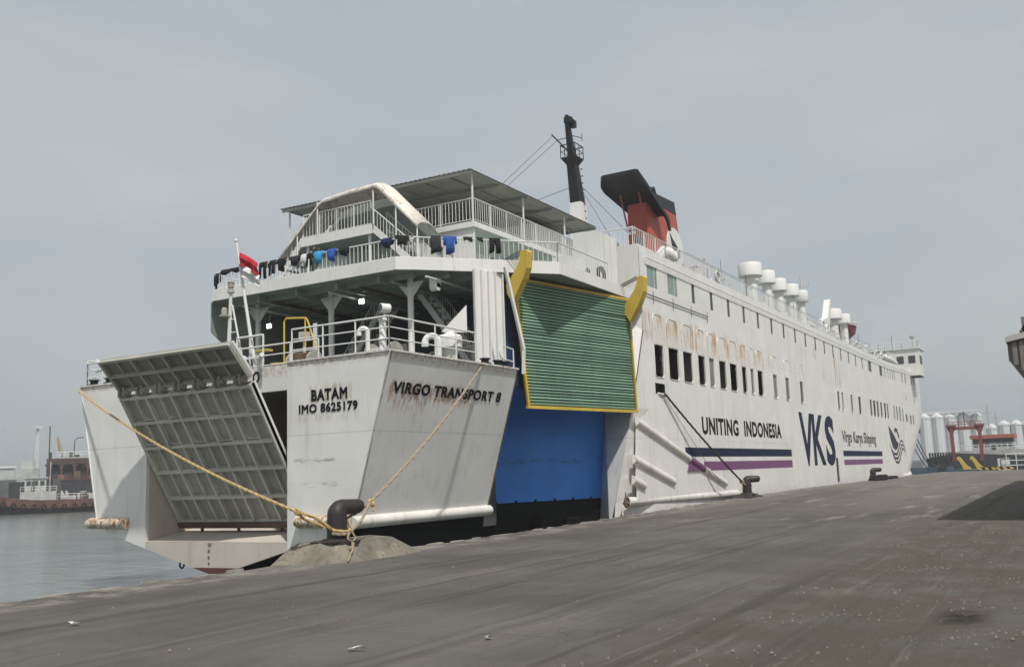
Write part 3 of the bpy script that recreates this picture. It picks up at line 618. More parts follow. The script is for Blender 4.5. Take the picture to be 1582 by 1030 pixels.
# ------------------------------------------------------------------ stern ramp, leaning out, with its outer flap
RY0, RY1 = 20.7, 26.45
def ramp_panel(parent, p_lo, p_hi, name, cols, rows, wide, sub, cut=False):
    """p_lo,p_hi: (x,z) of the lower and upper edge; stiffeners stand on the aft face"""
    lo, hi = Vector((p_lo[0], 0, p_lo[1])), Vector((p_hi[0], 0, p_hi[1])); d = hi-lo; n = Vector((-d.z, 0, d.x)).normalized()
    if n.x > 0: n = -n
    P = lambda t, y, o=0: lo + d*t + Vector((0, y, 0)) + n*o
    mb = MB(); mb.prism([P(0, RY0), P(0, RY1), P(1, RY1), P(1, RY0)], -n*.06); MP, MR = (M['greydark'], M['grey']) if name == 'stern_ramp' else (M['flap'], M['flaprib']); plate = mb.build(name, MP, ferry)
    for i in range(cols+1):
        y = lerp(RY0, RY1, i/cols); w = .10 if i in (0, cols) else (.05 if i % 2 else .075); dp = .13 if i % wide == 0 else .085
        mb = MB(); mb.prism([P(0, y-w/2), P(0, y+w/2), P(1, y+w/2), P(1, y-w/2)], n*dp); mb.build('rib', MR, plate)
        mb = MB(); mb.prism([P(0, y-w*.62, dp), P(0, y+w*.62, dp), P(1, y+w*.62, dp), P(1, y-w*.62, dp)], n*.015); mb.build('rib_flange', MR, plate)
    for t in rows:
        mb = MB(); e = .035/d.length
        mb.prism([P(t-e, RY0, .002), P(t-e, RY1, .002), P(t+e, RY1, .002), P(t+e, RY0, .002)], n*.138); mb.build('cross_beam', MR, plate)
        mb = MB(); e = .045/d.length
        mb.prism([P(t-e, RY0-.01, .142), P(t-e, RY1+.01, .142), P(t+e, RY1+.01, .142), P(t+e, RY0-.01, .142)], n*.02); mb.build('beam_flange', MR, plate)
    # web brackets with rounded cut-outs in the upper rows
    if cut:
        for r in cut:
            for i in range(cols):
                if (i+r[2]) % 2: continue
                y0, y1 = lerp(RY0, RY1, i/cols)+.045, lerp(RY0, RY1, (i+1)/cols)-.045; t0, t1 = r[0], r[1]; m = MB(); hh = d.length*(t1-t0); ww = y1-y0; rr_ = ww*.30
                outr = [(0,0)]*0; inn = []
                for cx, cz, a0 in ((ww-rr_, rr_, -90), (ww-rr_, hh-rr_, 0), (rr_, hh-rr_, 90), (rr_, rr_, 180)):
                    for k in range(4): an = rad(a0+30*k); inn.append((cx+rr_*math.cos(an)*.9, cz+rr_*math.sin(an)*.9))
                for k, p in enumerate(inn): outr.append((ww if k < 8 else 0, 0 if (k < 4 or k >= 12) else hh))
                Q = lambda p, o: P(t0 + p[1]/d.length, y0+p[0], o)
                N_ = len(inn); m.add([Q(p, .09) for p in outr]+[Q(p, .09) for p in inn]+[Q(p, .0) for p in inn], [(k, (k+1) % N_, N_+(k+1) % N_, N_+k) for k in range(N_)]+[(N_+k, N_+(k+1) % N_, 2*N_+(k+1) % N_, 2*N_+k) for k in range(N_)])
                m.build('rounded_web', MR, plate)
    return plate, P
lowp, PL = ramp_panel(ferry, (22.74, .62), (20.2, 4.78), 'stern_ramp', 10, (.02, .215, .42, .61, .80, .985), 2, 1, cut=((.815, .97, 0), (.625, .785, 1)))
flap, PF = ramp_panel(ferry, (20.16, 4.98), (19.36, 5.86), 'ramp_flap', 8, (.03, .5, .98), 2, 1)
# hinge knuckles between ramp and flap, edge plate, bottom lugs
for i in range(7):
    y = lerp(RY0+.3, RY1-.3, i/6); mb = MB(); mb.tube([(20.05, y-.16, 4.86), (20.05, y+.16, 4.86)], .10, 8); mb.box(19.95, 20.2, y-.05, y+.05, 4.72, 5.02); mb.box(19.9, 20.1, y+.12, y+.2, 4.70, 4.98); mb.build('hinge', M['hingemix'], lowp)
for y in (RY0-.03, RY1+.03):
    mb = MB(); mb.prism([PL(0, y-.02, -.08), PL(1, y-.02, -.08), PL(1, y-.02, .17), PL(0, y-.02, .17)], (0, .04, 0)); mb.build('edge_plate', M['hull'] if y < 22 else M['grey'], lowp)
mb = MB(); mb.prism([PF(0, RY0-.04, -.08), PF(1, RY0-.04, -.08), PF(1, RY0-.04, .17), PF(0, RY0-.04, .17)], (0, .03, 0)); mb.build('edge_plate', M['hull'], flap)
for y in (22.0, 23.9, 25.6):
    mb = MB(); mb.bar((22.72, y, .62), (22.75, y, .30), .10, .05); mb.build('hinge_lug', M['rust'], lowp)
mb = MB(); mb.prism([PL(-.02, RY0, -.02), PL(-.02, RY1, -.02), PL(.02, RY1, -.02), PL(.02, RY0, -.02)], Vector((-.3, 0, -.1))); mb.build('toe_beam', M['rust'], lowp)
# ------------------------------------------------------------------ quarter ramp recess
mb = MB(); mb.prism([(28.0, 22.9, .72), (38.68, 18.1, .72), (38.68, 18.1, 5.3), (28.0, 22.9, 5.3)], (.05, .1, 0)); bw = mb.build('blue_recess_wall', M['blue'], ferry)
mb = MB(); mb.prism([(29.72, 18.02, 5.1), (38.68, 18.12, 5.1), (38.68, 18.12, 9.2), (29.72, 18.02, 9.2)], (0, .06, 0)); mb.build('blue_upper_wall', M['blueshade'], bw)
mb = MB(); mb.prism([(28.45, 18.1, 5.02), (38.68, 18.13, 5.02), (28.1, 22.85, 5.02)], (0, 0, .05)); mb.build('recess_ceiling', M['blue'], bw)
mb = MB(); mb.prism([(28.45, 18.3, .74), (28.45, 22.6, .74), (28.45, 22.6, 2.2), (28.45, 18.3, 1.9)], (.05, 0, 0)); mb.build('blue_side_panel', M['blue'], bw)
for k in range(9):
    x = 30.5 + k*.9; y = 18.1 + (38.68-x)*.4494; mb = MB(); mb.box(x-.03, x+.03, y-.09, y-.01, .66, .80); mb.build('toe_lug', M['black'], bw)
mb = MB(); mb.prism([(38.05, YS, 4.49), (38.7, 18.1, 4.49), (38.1, 18.35, -.6), (36.75, 17.25, -.6), (37.0, YS+.56, .47)], (.05, .02, 0))
mb.prism([(38.05, YS+.01, 4.49), (39.66, YS+.01, 8.05), (39.68, YS+.01, 9.2), (38.7, 18.1, 9.2), (38.7, 18.1, 4.49)], (.05, .02, 0)); mb.build('recess_return_plate', M['stern'], ferry)
mb = MB(); mb.tube([(38.04, YS-.01, 4.49), (39.05, YS-.01, 6.7), (39.66, YS-.01, 8.05)], .025, 5); mb.build('rusty_seam', M['rust'], ferry)
mb = MB(); mb.lathe((37.1, 16.6, .45), [(.12,0),(.16,.05),(.10,.12),(.05,.3),(.02,.5)], 8); mb.torus((37.05, 16.55, .55), .2, .05, 'y', 14, 6); mb.build('pad_eye', M['rust'], ferry)
# mechanism in the dark under the blue wall
for x, h in ((31, .5), (33.2, .35), (35.1, .5), (36.6, .3)):
    y = 18.4 + (38.68-x)*.4494 - .5; mb = MB(); mb.box(x-.25, x+.3, y-.15, y+.2, -1.2, -1.2+h+.9); mb.build('fender_bracket', M['boot'], ferry)
# ------------------------------------------------------------------ green quarter ramp and its yellow horns
A, B, Cc, Dd = V(30.2, 17.6, 9.0), V(37.3, 16.13, 9.0), V(31.13, 17.72, 4.39), V(37.96, 16.31, 4.39)
rw, rd = B-A, Cc-A; rn = rw.cross(rd).normalized(); rn = -rn if rn.y > 0 else rn
RP = lambda u, v, o=0: (A.lerp(B, u)).lerp(Cc.lerp(Dd, u), v) + rn*o
mb = MB(); mb.prism([RP(0,0), RP(1,0), RP(1,1), RP(0,1)], -rn*.12); qr = mb.build('quarter_ramp', M['greenback'], ferry)
NS = 40
for i in range(NS):
    v0 = (i+.12)/NS; v1 = (i+.80)/NS; mb = MB(); u0_, u1_ = .022, .978
    mb.add([RP(u0_, v0, .0), RP(u1_, v0, .0), RP(u1_, lerp(v0, v1, .25), .055), RP(u0_, lerp(v0, v1, .25), .055), RP(u1_, lerp(v0, v1, .85), .06), RP(u0_, lerp(v0, v1, .85), .06), RP(u1_, v1, .0), RP(u0_, v1, .0)], [(0,1,2,3), (3,2,4,5), (5,4,6,7), (0,3,5,7), (1,6,4,2)])
    mb.v = [(x+random.uniform(-.008, .008), y+random.uniform(-.012, .012), z+random.uniform(-.007, .007)) for x, y, z in mb.v]; mb.build('slat', M['green'], qr)
for u in (0, 1): mb = MB(); mb.bar(RP(u, 0, .03), RP(u, 1.02, .03), .09, .10, rn); mb.build('side_edge', M['yellow'], qr)
mb = MB(); mb.bar(RP(-.01, 1.015, .03), RP(1.01, 1.015, .03), .12, .11, rn); mb.build('bottom_edge', M['yellow'], qr)
mb = MB(); mb.bar(RP(-.01, -.01, .0), RP(1.0, -.01, .0), .10, .10, rn); mb.build('top_edge', M['yellow'], qr)
for i in range(NS): 
    mb = MB(); mb.bar(RP(-.008, (i+.5)/NS, .02), RP(.016, (i+.5)/NS, .09), .05, .03, rn); mb.build('edge_lug', M['yellow'], qr)
def horn(u, top):
    wd = rw.normalized(); base = RP(u, 0, 0); outd = Vector((rn.x, rn.y, 0)).normalized(); q = lambda o, z: base + outd*o + Vector((0, 0, z)) - wd*.14
    prof = [(.22,-1.0), (.42,-.72), (.80,-.15), (.98,.25), (1.05,.86), (.98,.95), (.70,.93), (.66,.60), (.55,.40), (.20,.0), (-.05,-.25), (-.02,-.6)]
    mb = MB(); mb.prism([q(o, z*top) for o, z in prof], wd*.30); h = mb.build('yellow_horn', M['yellow'], ferry)
    for k in range(4):
        mb = MB(); mb.tube([q(.62+.03*k, .98*top) + wd*(.06+.10*k), q(-.75, .42*top) + wd*(-.25+.10*k)], .017, 5); mb.build('hoist_wire', M['wire'], h)
    mb = MB(); c = q(-.8, .38*top); mb.tube([c - wd*.45, c + wd*.35], .12, 8); mb.tube([c - wd*.30, c - wd*.24], .22, 10); mb.tube([c + wd*.14, c + wd*.2], .22, 10); mb.build('sheave_block', M['rust'], h)
horn(-.03, .95); horn(.985, .95)
mb = MB(); mb.bar((28.2, 16.75, 9.0), (28.95, 16.55, 6.15), .10, .10); mb.bar((28.95, 16.55, 6.15), (28.95, 16.6, 5.3), .09, .09); mb.build('hoist_strut', M['white'], ferry)
# ribbed white trunk wall between the poop and the recess
p0, p1 = V(28.55, 18.3, 4.8), V(29.75, 17.85, 4.8); mb = MB(); mb.prism([p0, p1, p1+V(0,0,4.4), p0+V(0,0,4.4)], (.06, .08, 0)); tw = mb.build('trunk_wall', M['white'], ferry)
dn = (p1-p0).normalized(); on = Vector((dn.y, -dn.x, 0))
for k in range(5):
    p = p0.lerp(p1, k/4+.0) ; mb = MB(); mb.bar(p + on*.06, p + on*.06 + V(0,0,4.4), .04, .09, on); mb.build('stiffener', M['white'], tw)
mb = MB(); mb.prism([(27.6, 19.1, 6.9), (28.35, 18.5, 7.9), (28.35, 18.5, 6.9)], (.03, .03, 0)); mb.build('bracket_plate', M['white'], tw)
# ------------------------------------------------------------------ upper deck
UD = [(26.8, 29.7), (26.8, 20.45), (27.25, 19.95), (31.35, 16.25), (39.6, 16.35), (39.6, 30.1), (27.2, 30.1)]
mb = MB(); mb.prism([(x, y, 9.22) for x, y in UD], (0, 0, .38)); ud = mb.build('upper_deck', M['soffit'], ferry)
inset = lambda p, k: (p[0], p[1])
for (a, b) in zip(UD, UD[1:4]+UD[4:5]):
    p, q = V(*a, 0), V(*b, 0); d = (q-p).normalized(); nn = Vector((d.y, -d.x, 0)); nn = -nn if nn.dot(Vector((33, 23.3, 0))-p) > 0 else nn
    e1 = d*.03; mb = MB(); mb.prism([p+nn*.03-e1+V(0,0,9.2), q+nn*.03+e1+V(0,0,9.2), q+nn*.03+e1+V(0,0,9.66), p+nn*.03-e1+V(0,0,9.66)], -nn*.05); mb.build('deck_fascia', M['fascia'], ud)
mb = MB(); mb.prism([(26.8, 29.7, 9.2), (27.2, 30.12, 9.2), (27.2, 30.12, 9.66), (26.8, 29.7, 9.66)], (-.03, .03, 0)); mb.build('deck_fascia', M['fascia'], ud)
for k in range(8):       # deck beams seen from below
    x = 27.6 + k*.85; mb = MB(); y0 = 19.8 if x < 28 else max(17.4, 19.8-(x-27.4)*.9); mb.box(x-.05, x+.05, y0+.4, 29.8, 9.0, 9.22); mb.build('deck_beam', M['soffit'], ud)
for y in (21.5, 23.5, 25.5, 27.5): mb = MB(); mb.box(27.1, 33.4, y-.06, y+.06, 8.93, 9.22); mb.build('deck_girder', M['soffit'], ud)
rail_pts = [(26.85, 29.6, 9.6), (26.85, 20.5, 9.6), (27.3, 20.02, 9.6), (31.38, 16.34, 9.6), (36.0, 16.4, 9.6)]
railing(ferry, [(33, 30.0, 9.6), (27.2, 30.0, 9.6), (26.85, 29.6, 9.6)], .74, 1.6, .19)
railing(ferry, rail_pts[:3], .74, 1.6, .19); railing(ferry, rail_pts[2:4], .82, 1.4, .19); railing(ferry, rail_pts[3:], .85, 1.5, .19)
# columns with bracketed heads
for x, y in ((28.2, 20.85), (28.45, 24.9), (28.45, 28.85)):
    mb = MB(); mb.lathe((x, y, 5.18), [(.15,0),(.12,.1),(.115,3.4),(.13,4.0)], 14); c = mb.build('deck_column', M['white'], ferry, True)
    for sx in (-1, 1):
        mb = MB(); mb.prism([(x-.02, y+sx*.10, 8.45), (x-.02, y+sx*.58, 9.0), (x-.02, y+sx*.12, 9.0)], (.05, 0, 0)); mb.build('knee_bracket', M['white'], c)
# end panel at the port quarter, back wall of the shelter
mb = MB(); mb.prism([(27.0, 30.0, 9.2), (27.0, 30.0, 8.0), (28.6, 30.0, 6.9), (33, 30.0, 5.3), (33, 30.0, 9.2)], (0, .05, 0)); mb.build('port_side_screen', M['soffit'], ferry)
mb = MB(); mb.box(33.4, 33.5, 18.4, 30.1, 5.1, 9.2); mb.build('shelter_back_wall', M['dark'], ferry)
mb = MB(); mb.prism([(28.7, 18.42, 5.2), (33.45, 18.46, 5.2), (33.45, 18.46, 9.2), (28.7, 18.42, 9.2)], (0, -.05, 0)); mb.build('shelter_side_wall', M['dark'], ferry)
for z in (6.0,): 
    mb = MB(); mb.box(33.34, 33.4, 24.6, 25.4, 5.2, 7.1); mb.build('shelter_door', M['soffit'], ferry)
stair(ferry, (31.0, 24.2, 9.1), (31.0, 27.2, 5.4), (.9, 0, 0), 13); stair(ferry, (30.6, 22.2, 9.1), (30.3, 19.2, 5.4), (.8, 0, 0), 13)
railing(ferry, [(30.4, 21.6, 5.25), (30.0, 19.4, 5.25), (29.2, 18.8, 5.25)], 1.4, 1, .2, name='stair_guard'); railing(ferry, [(29.6, 26.6, 5.25), (29.6, 24.8, 5.25)], 1.4, 1, .2, name='stair_guard')
# lit floodlights under the deck
for x, y, z in ((29.4, 29.2, 8.43), (28.9, 23.75, 8.75)):
    mb = MB(); mb.box(x, x+.1, y-.14, y+.14, z-.11, z+.11); fl = mb.build('floodlight', M['white'], ferry)
    mb = MB(); mb.poly([(x-.005, y-.12, z-.09), (x-.005, y+.12, z-.09), (x-.005, y+.12, z+.09), (x-.005, y-.12, z+.09)]); mb.build('lit_lens', M['lamp'], fl)
    mb = MB(); mb.tube([(x+.05, y, z+.1), (x+.05, y, 9.0)], .02, 5); mb.build('hanger', M['rail'], fl)
mb = MB(); mb.box(28.0, 28.3, 19.55, 19.85, 8.65, 8.98); mb.tube([(28.15, 19.55, 8.67), (28.15, 19.85, 8.67)], .15, 10); mb.build('loudspeaker_box', M['white'], ferry)
# ------------------------------------------------------------------ poop deck furniture
H3 = (.35, .68)
railing(ferry, [(XT+.1, 20.3, 5.43), (XT+.1, 16.6, 5.43), (25.9, 16.6, 5.43)], .98, 1.25, 0, H3, r=.022, vert=False)
mb = MB(); pts = [(25.9, 16.6, 6.41)] + [(25.9+.35*math.sin(rad(t)), 16.6, 6.06+.35*math.cos(rad(t))) for t in range(0, 181, 20)] + [(25.9, 16.6, 5.71), (25.2, 16.6, 5.71)]
mb.tube(pts, .028, 6); mb.build('rail_end_loop', M['rail'], ferry)
mb = MB(); pts = [(28.3, 16.6, 6.1), (27.6, 16.6, 6.15)] + [(27.6-.22*math.sin(rad(t)), 16.6, 5.93+.22*math.cos(rad(t))) for t in range(0, 181, 30)] + [(28.3, 16.6, 5.66)]; mb.tube(pts, .025, 6); mb.tube([(28.3, 16.6, 6.1), (28.3, 16.6, 5.4)], .025, 6); mb.build('rail_end_loop', M['rail'], ferry)
railing(ferry, [(22.8, 26.5, 5.3), (22.8, 20.5, 5.3)], 1.0, 1.2, 0, H3, r=.022, vert=False)
railing(ferry, [(XT+.1, 30.0, 5.43), (XT+.1, 28.3, 5.43)], .8, .8, 0, H3, r=.022, vert=False); railing(ferry, [(XT+.1, 30.0, 5.43), (27, 30.0, 5.43)], .9, 1.5, 0, H3, r=.022, vert=False)
mb = MB(); mb.tube([(XT+.15, 29.6, 6.35), (XT+.5, 28.7, 5.7), (XT+.15, 28.2, 5.45)], .03, 6); mb.tube([(XT+.15, 29.6, 5.9), (XT+.15, 28.2, 6.1)], .03, 6); mb.build('gangway_frame', M['rail'], ferry)
def roller(x, y, z=5.42):
    mb = MB(); mb.lathe((x, y, z), [(.22,0),(.22,.05),(.13,.09),(.13,.17),(.19,.2),(.17,.23)], 12); mb.build('roller_fairlead', M['black'], ferry, True)
for p in ((XT+.2, 29.75), (XT+.2, 28.9), (26.55, 16.66), (27.35, 16.66), (27.85, 16.66)): roller(*p)
for x in (23.0,):
    mb = MB(); mb.lathe((22.3, 27.2, 5.2), [(.5,0),(.5,.45),(.42,.62),(.25,.75),(.05,.8)], 16); mb.build('winch_drum_cover', M['grey'], ferry, True)
def gooseneck(x, y, z, h, r, dx, dy, name='gooseneck_vent'):
    R = r*2.0; d = Vector((dx, dy, 0)); base = V(x, y, z); pts = [base, base+V(0,0,h)]
    for t in range(20, 181, 20): pts.append(base + V(0,0,h) + d*(R*(1-math.cos(rad(t)))) + V(0,0,R*math.sin(rad(t))))
    pts.append(pts[-1] - V(0,0,r*1.2)); mb = MB(); mb.tube(pts, [r]*(len(pts)-2)+[r*1.15]*2, 10); mb.build(name, M['white'], ferry, True)
gooseneck(24.75, 17.25, 5.2, .85, .105, -.6, .8); gooseneck(22.6, 18.35, 5.2, 1.05, .07, -.3, .95)
mb = MB(); mb.lathe((25.25, 17.15, 5.2), [(.24,0),(.24,.5),(.30,.62),(.27,.66),(.40,.72),(.40,1.05),(.34,1.12),(.16,1.16),(.14,1.24)], 18); mb.build('mushroom_ventilator', M['white'], ferry, True)
mb = MB(); mb.lathe((21.55, 16.95, 5.4), [(.11,0),(.11,.35),(.14,.38),(.10,.45),(.10,.9),(.14,.93),(.13,1.0)], 12); mb.build('vent_post', M['white'], ferry, True)
mb = MB(); mb.tube([(22.45, 17.4, 6.85), (22.18, 17.52, 6.85)], .14, 14); mb.tube([(22.35, 17.5, 6.75), (22.35, 17.5, 5.2)], .05, 6); sl = mb.build('deck_searchlight', M['white'], ferry, True)
mb = MB(); mb.tube([(22.175, 17.523, 6.85), (22.165, 17.526, 6.85)], .115, 14); mb.build('lens', M['glassdark'], sl)
rc = random.Random(5)
for k in range(26):
    x = rc.uniform(23.2, 32.5); y = rc.uniform(19.0, 29.5); z = 5.2; h = rc.uniform(.4, 1.5); mb = MB()
    if 22.9 < x < 28.5 and y < 19.3: x += 4
    if k % 4 == 0: mb.box(x-.3, x+.3, y-.4, y+.3, z, z+h); nm = 'deck_crate'
    elif k % 4 == 1: mb.tube([(x, y, z), (x, y, z+h+.8)], .06, 6); mb.box(x-.15, x+.15, y-.15, y+.15, z+h+.6, z+h+.9); nm = 'valve_stand'
    elif k % 4 == 2: mb.torus((x, y, z+.12), .35, .12, 'z', 14, 6); mb.torus((x, y, z+.3), .3, .11, 'z', 14, 6); nm = 'rope_coil'
    else: mb.lathe((x, y, z), [(.28,0),(.3,.3),(.28,.6),(.3,.85),(.26,.88)], 12); nm = 'oil_drum'
    mb.build(nm, M[('dark', 'grey', 'ropegrey', 'rust')[k % 4]], ferry)
for k in range(7):
    y = 19.5+k*1.5; mb = MB(); mb.tube([(27.3, y, 8.9), (33.3, y+.2, 8.86)], .04 + .015*(k % 3), 6); mb.build('overhead_pipe', M[('white', 'soffit', 'rust')[k % 3]], ferry)
# yellow pipe frames, winches and dark gear
mb = MB(); mb.tube([(24.5, 23.6, 5.2), (24.5, 23.6, 7.4), (24.5, 23.5, 7.5), (24.5, 22.6, 7.42), (24.5, 22.5, 7.3), (24.5, 22.2, 6.5), (24.5, 22.2, 5.2)], .032, 6); mb.tube([(24.5, 22.62, 7.4), (24.5, 22.62, 5.2)], .03, 6); mb.build('yellow_pipe_frame', M['yellow'], ferry)
mb = MB(); mb.bar((23.3, 22.9, 5.75), (23.3, 21.2, 5.65), .3, .06); mb.bar((23.6, 24.1, 6.3), (23.6, 23.4, 6.3), .3, .07); mb.build('yellow_step', M['yellow'], ferry)
for i, (x, y) in enumerate(((24.0, 22.2), (25.4, 24.4), (24.2, 19.0), (26.3, 20.3))):
    mb = MB(); mb.tube([(x, y-.45, 5.75), (x, y+.45, 5.75)], .28, 12); mb.tube([(x, y-.5, 5.75), (x, y-.42, 5.75)], .42, 12); mb.tube([(x, y+.42, 5.75), (x, y+.5, 5.75)], .42, 12); mb.box(x-.3, x+.3, y-.6, y+.6, 5.2, 5.4); mb.build('mooring_winch', M['dark' if i % 2 else 'greydark'], ferry)
for i, (x, y) in enumerate(((22.9, 23.9), (22.9, 24.6), (22.7, 22.9))):
    mb = MB(); mb.tube([(x, y, 5.2), (x-.05, y, 5.8), (x-.5, y-.55, 5.92)], .075, 8); mb.build('ramp_hydraulic_arm', M['white'], ferry)
# stern light mast with raking ladder legs, ensign staff
mb = MB(); mb.tube([(23.0, 24.75, 5.2), (23.0, 24.62, 8.35)], [.085, .055], 8); mb.tube([(23.0, 23.85, 5.2), (23.0, 24.55, 7.9)], .035, 6)
for k in range(5): z = 5.6+k*.45; mb.tube([(23.0, lerp(24.75, 24.63, (z-5.2)/3.1), z), (23.0, lerp(23.85, 24.55, (z-5.2)/2.7), z)], .02, 5)
mb.build('stern_light_mast', M['rail'], ferry)
mb = MB(); mb.lathe((23.0, 24.62, 8.33), [(.13,0),(.10,.12),(.06,.16),(.10,.18),(.10,.34),(.12,.36),(.05,.42)], 10); mb.build('stern_light', M['greydark'], ferry); mb = MB(); mb.lathe((22.8, 24.72, 7.55), [(.10,0),(.10,.2),(.05,.25)], 8); mb.box(22.7, 23.0, 24.6, 24.85, 7.5, 7.55); mb.build('stern_light', M['greydark'], ferry)
mb = MB(); mb.tube([(23.0, 23.38, 5.3), (23.0, 24.38, 10.1)], [.07, .035], 8); mb.ball((23.0, 24.39, 10.13), .07, 8); mb.build('ensign_staff', M['rail'], ferry)
railing(ferry, [(22.9, 24.2, 5.2), (22.9, 23.0, 5.2)], 1.5, .6, 0, (.5,), r=.03, vert=False, name='mast_guard_frame')
# ------------------------------------------------------------------ house on the upper deck, deck above it
mb = MB(); mb.box(31.65, 39.6, 21.0, 29.0, 9.6, 11.7); uh = mb.build('upper_house', M['greenwall'], ferry)
mb = MB(); mb.box(31.55, 31.66, 20.15, 24.0, 9.6, 11.7); mb.build('aft_wall', M['white'], uh)
mb = MB(); mb.prism([(31.7, 20.15, 11.7), (31.7, 21.0, 11.7), (31.7, 21.0, 11.0)], (7.5, 0, -.0)); mb.build('deck_soffit', M['greenwall'], uh)
for x in (33.0, 35.2): mb = MB(); mb.box(x, x+.7, 20.97, 21.0, 9.65, 11.3); mb.build('door', M['white'], uh)
for x in (34.2, 36.6): mb = MB(); mb.box(x, x+.6, 20.96, 21.0, 10.5, 11.1); mb.build('house_window', M['glassdark'], uh)
for y in (21.2, 21.7): mb = MB(); mb.lathe((31.5, y, 10.95), [(.02,0),(.06,.05),(.08,.12),(.03,.18)], 8); mb.tube([(31.55, y, 10.95), (31.55, y, 10.4)], .02, 5); mb.build('wall_lamp', M['rust'], uh)
mb = MB(); mb.box(31.45, 42.0, 20.05, 29.2, 11.7, 11.93); d3 = mb.build('sun_deck', M['white'], ferry)
railing(ferry, [(31.5, 23.3, 11.93), (31.5, 20.1, 11.93), (40.5, 20.1, 11.93)], .95, 1.35, .17)
railing(ferry, [(31.5, 29.1, 11.93), (31.5, 27.0, 11.93)], .95, 1.35, .17)
# landing abaft the sun deck, two flights down, barrel hood over them
mb = MB(); mb.box(28.95, 31.44, 23.25, 26.9, 11.58, 11.75); ld = mb.build('stair_landing', M['soffit'], ferry)
mb = MB(); mb.box(28.9, 28.95, 23.2, 26.95, 11.40, 11.78); mb.build('landing_fascia', M['white'], ld)
railing(ferry, [(29.0, 23.3, 11.75), (29.0, 26.85, 11.75)], 1.0, 1.0, .17, r=.018)
stair(ferry, (29.0, 23.3, 11.7), (29.0, 21.0, 9.7), (1.0, 0, 0), 9); stair(ferry, (29.0, 26.9, 11.7), (29.0, 28.7, 9.7), (1.0, 0, 0), 9)
for y in (23.45, 26.7): mb = MB(); mb.tube([(29.1, y, 9.6), (29.1, y, 11.5)], .06, 8); mb.build('landing_post', M['white'], ferry)
for y, z0, z1 in ((23.1, 11.75, 13.15), (26.0, 11.75, 13.15), (22.0, 10.5, 12.4), (27.1, 10.9, 12.1), (21.0, 9.7, 11.3), (28.2, 9.7, 11.1)): mb = MB(); mb.tube([(28.9, y, z0), (28.9, y, z1)], .032, 6); mb.build('hood_post', M['white'], ferry)
path = [(28.3, 10.85), (27.4, 11.65), (26.2, 12.72), (25.9, 12.98), (25.72, 13.06), (24.3, 13.17), (23.1, 13.2), (22.92, 13.18), (22.75, 13.06), (21.9, 12.2), (20.95, 11.25)]
mb = MB(); na = 9
for y, z in path:
    for k in range(na): t = math.pi*k/(na-1); mb.v.append((29.5-.66*math.cos(t), y, z+.32*math.sin(t)**.8))
for i in range(len(path)-1):
    for k in range(na-1): mb.f.append((i*na+k, (i+1)*na+k, (i+1)*na+k+1, i*na+k+1))
hd_ = mb.build('stair_hood', M['hood'], ferry, True)
md = hd_.modifiers.new('thick', 'SOLIDIFY'); md.thickness = .03
mb = MB(); mb.v = []; 
for i, (y, z) in enumerate(path): mb.v += [(30.3, y, z+.02), (30.3, y, z-1.5 if 2 < i < 9 else z-.9)]
for i in range(len(path)-1): mb.f.append((2*i, 2*i+2, 2*i+3, 2*i+1))
mb.build('hood_back_sheet', M['soffit'], hd_)
# corrugated canopy over the sun deck
mb = MB(); ys = [19.85 + k*.12 for k in range(87)]
for k, y in enumerate(ys):
    for x in (31.05, 35, 39, 42.6): mb.v.append((x, y, 13.93 + .035*(k % 2) + (y-19.85)*.012))
for k in range(len(ys)-1):
    for i in range(3): mb.f.append((k*4+i, (k+1)*4+i, (k+1)*4+i+1, k*4+i+1))
cn = mb.build('canopy_roof', M['galv'], ferry)
for x in (31.15, 33.4, 35.7, 38.0, 40.3, 42.5): mb = MB(); mb.bar((x, 19.9, 13.86), (x, 30.1, 13.97), .06, .12); mb.build('canopy_beam', M['galv'], cn)
for k in range(9): y = 19.95+k*1.26; mb = MB(); mb.bar((31.1, y, 13.90+(y-19.85)*.012), (42.5, y, 13.90+(y-19.85)*.012), .05, .06); mb.build('canopy_purlin', M['galv'], cn)
for x, y in ((31.5, 20.12), (35.6, 20.12), (39.5, 20.12), (31.5, 24.2), (31.4, 29.9), (36, 29.9), (31.5, 27.0)): mb = MB(); mb.tube([(x, y, 11.9 if y < 29.5 else 9.6), (x, y, 13.9)], .045, 6); mb.build('canopy_post', M['rail'], cn)
mb = MB(); mb.box(38.2, 47.0, 21.2, 26.5, 11.75, 13.45); ch = mb.build('casing_house', M['white'], ferry)
# lockers and boxes by the forward end of the upper deck
mb = MB(); mb.box(36.05, 38.0, 16.85, 18.0, 9.6, 11.95); lk = mb.build('white_locker', M['white'], ferry)
for x in (36.7, 37.35): mb = MB(); mb.box(x-.01, x+.01, 16.835, 16.85, 9.65, 11.9); mb.build('locker_seam', M['grey'], lk)
mb = MB(); mb.box(39.62, 41.6, YS+.03, 17.7, 8.9, 12.02); mb.build('house_end_block', M['hull'], ferry)
mb = MB(); mb.box(39.62, 39.7, 17.7, 30.1, 9.6, 11.8); mb.build('house_aft_wall', M['white'], ferry)
mb = MB(); mb.box(33.0, 34.4, 16.7, 17.4, 9.6, 10.3); mb.build('deck_box', M['white'], ferry)
mb = MB(); mb.box(35.0, 35.6, 17.0, 17.6, 9.6, 10.4); ac = mb.build('air_conditioner', M['white'], ferry)
mb = MB(); mb.tube([(35.3, 16.97, 10.0), (35.3, 16.99, 10.0)], .22, 14); mb.build('fan_grille', M['dark'], ac)
mb = MB(); mb.torus((35.75, 16.6, 9.95), .28, .09, 'y'); mb.build('tyre_fender', M['tyre'], ferry, True)
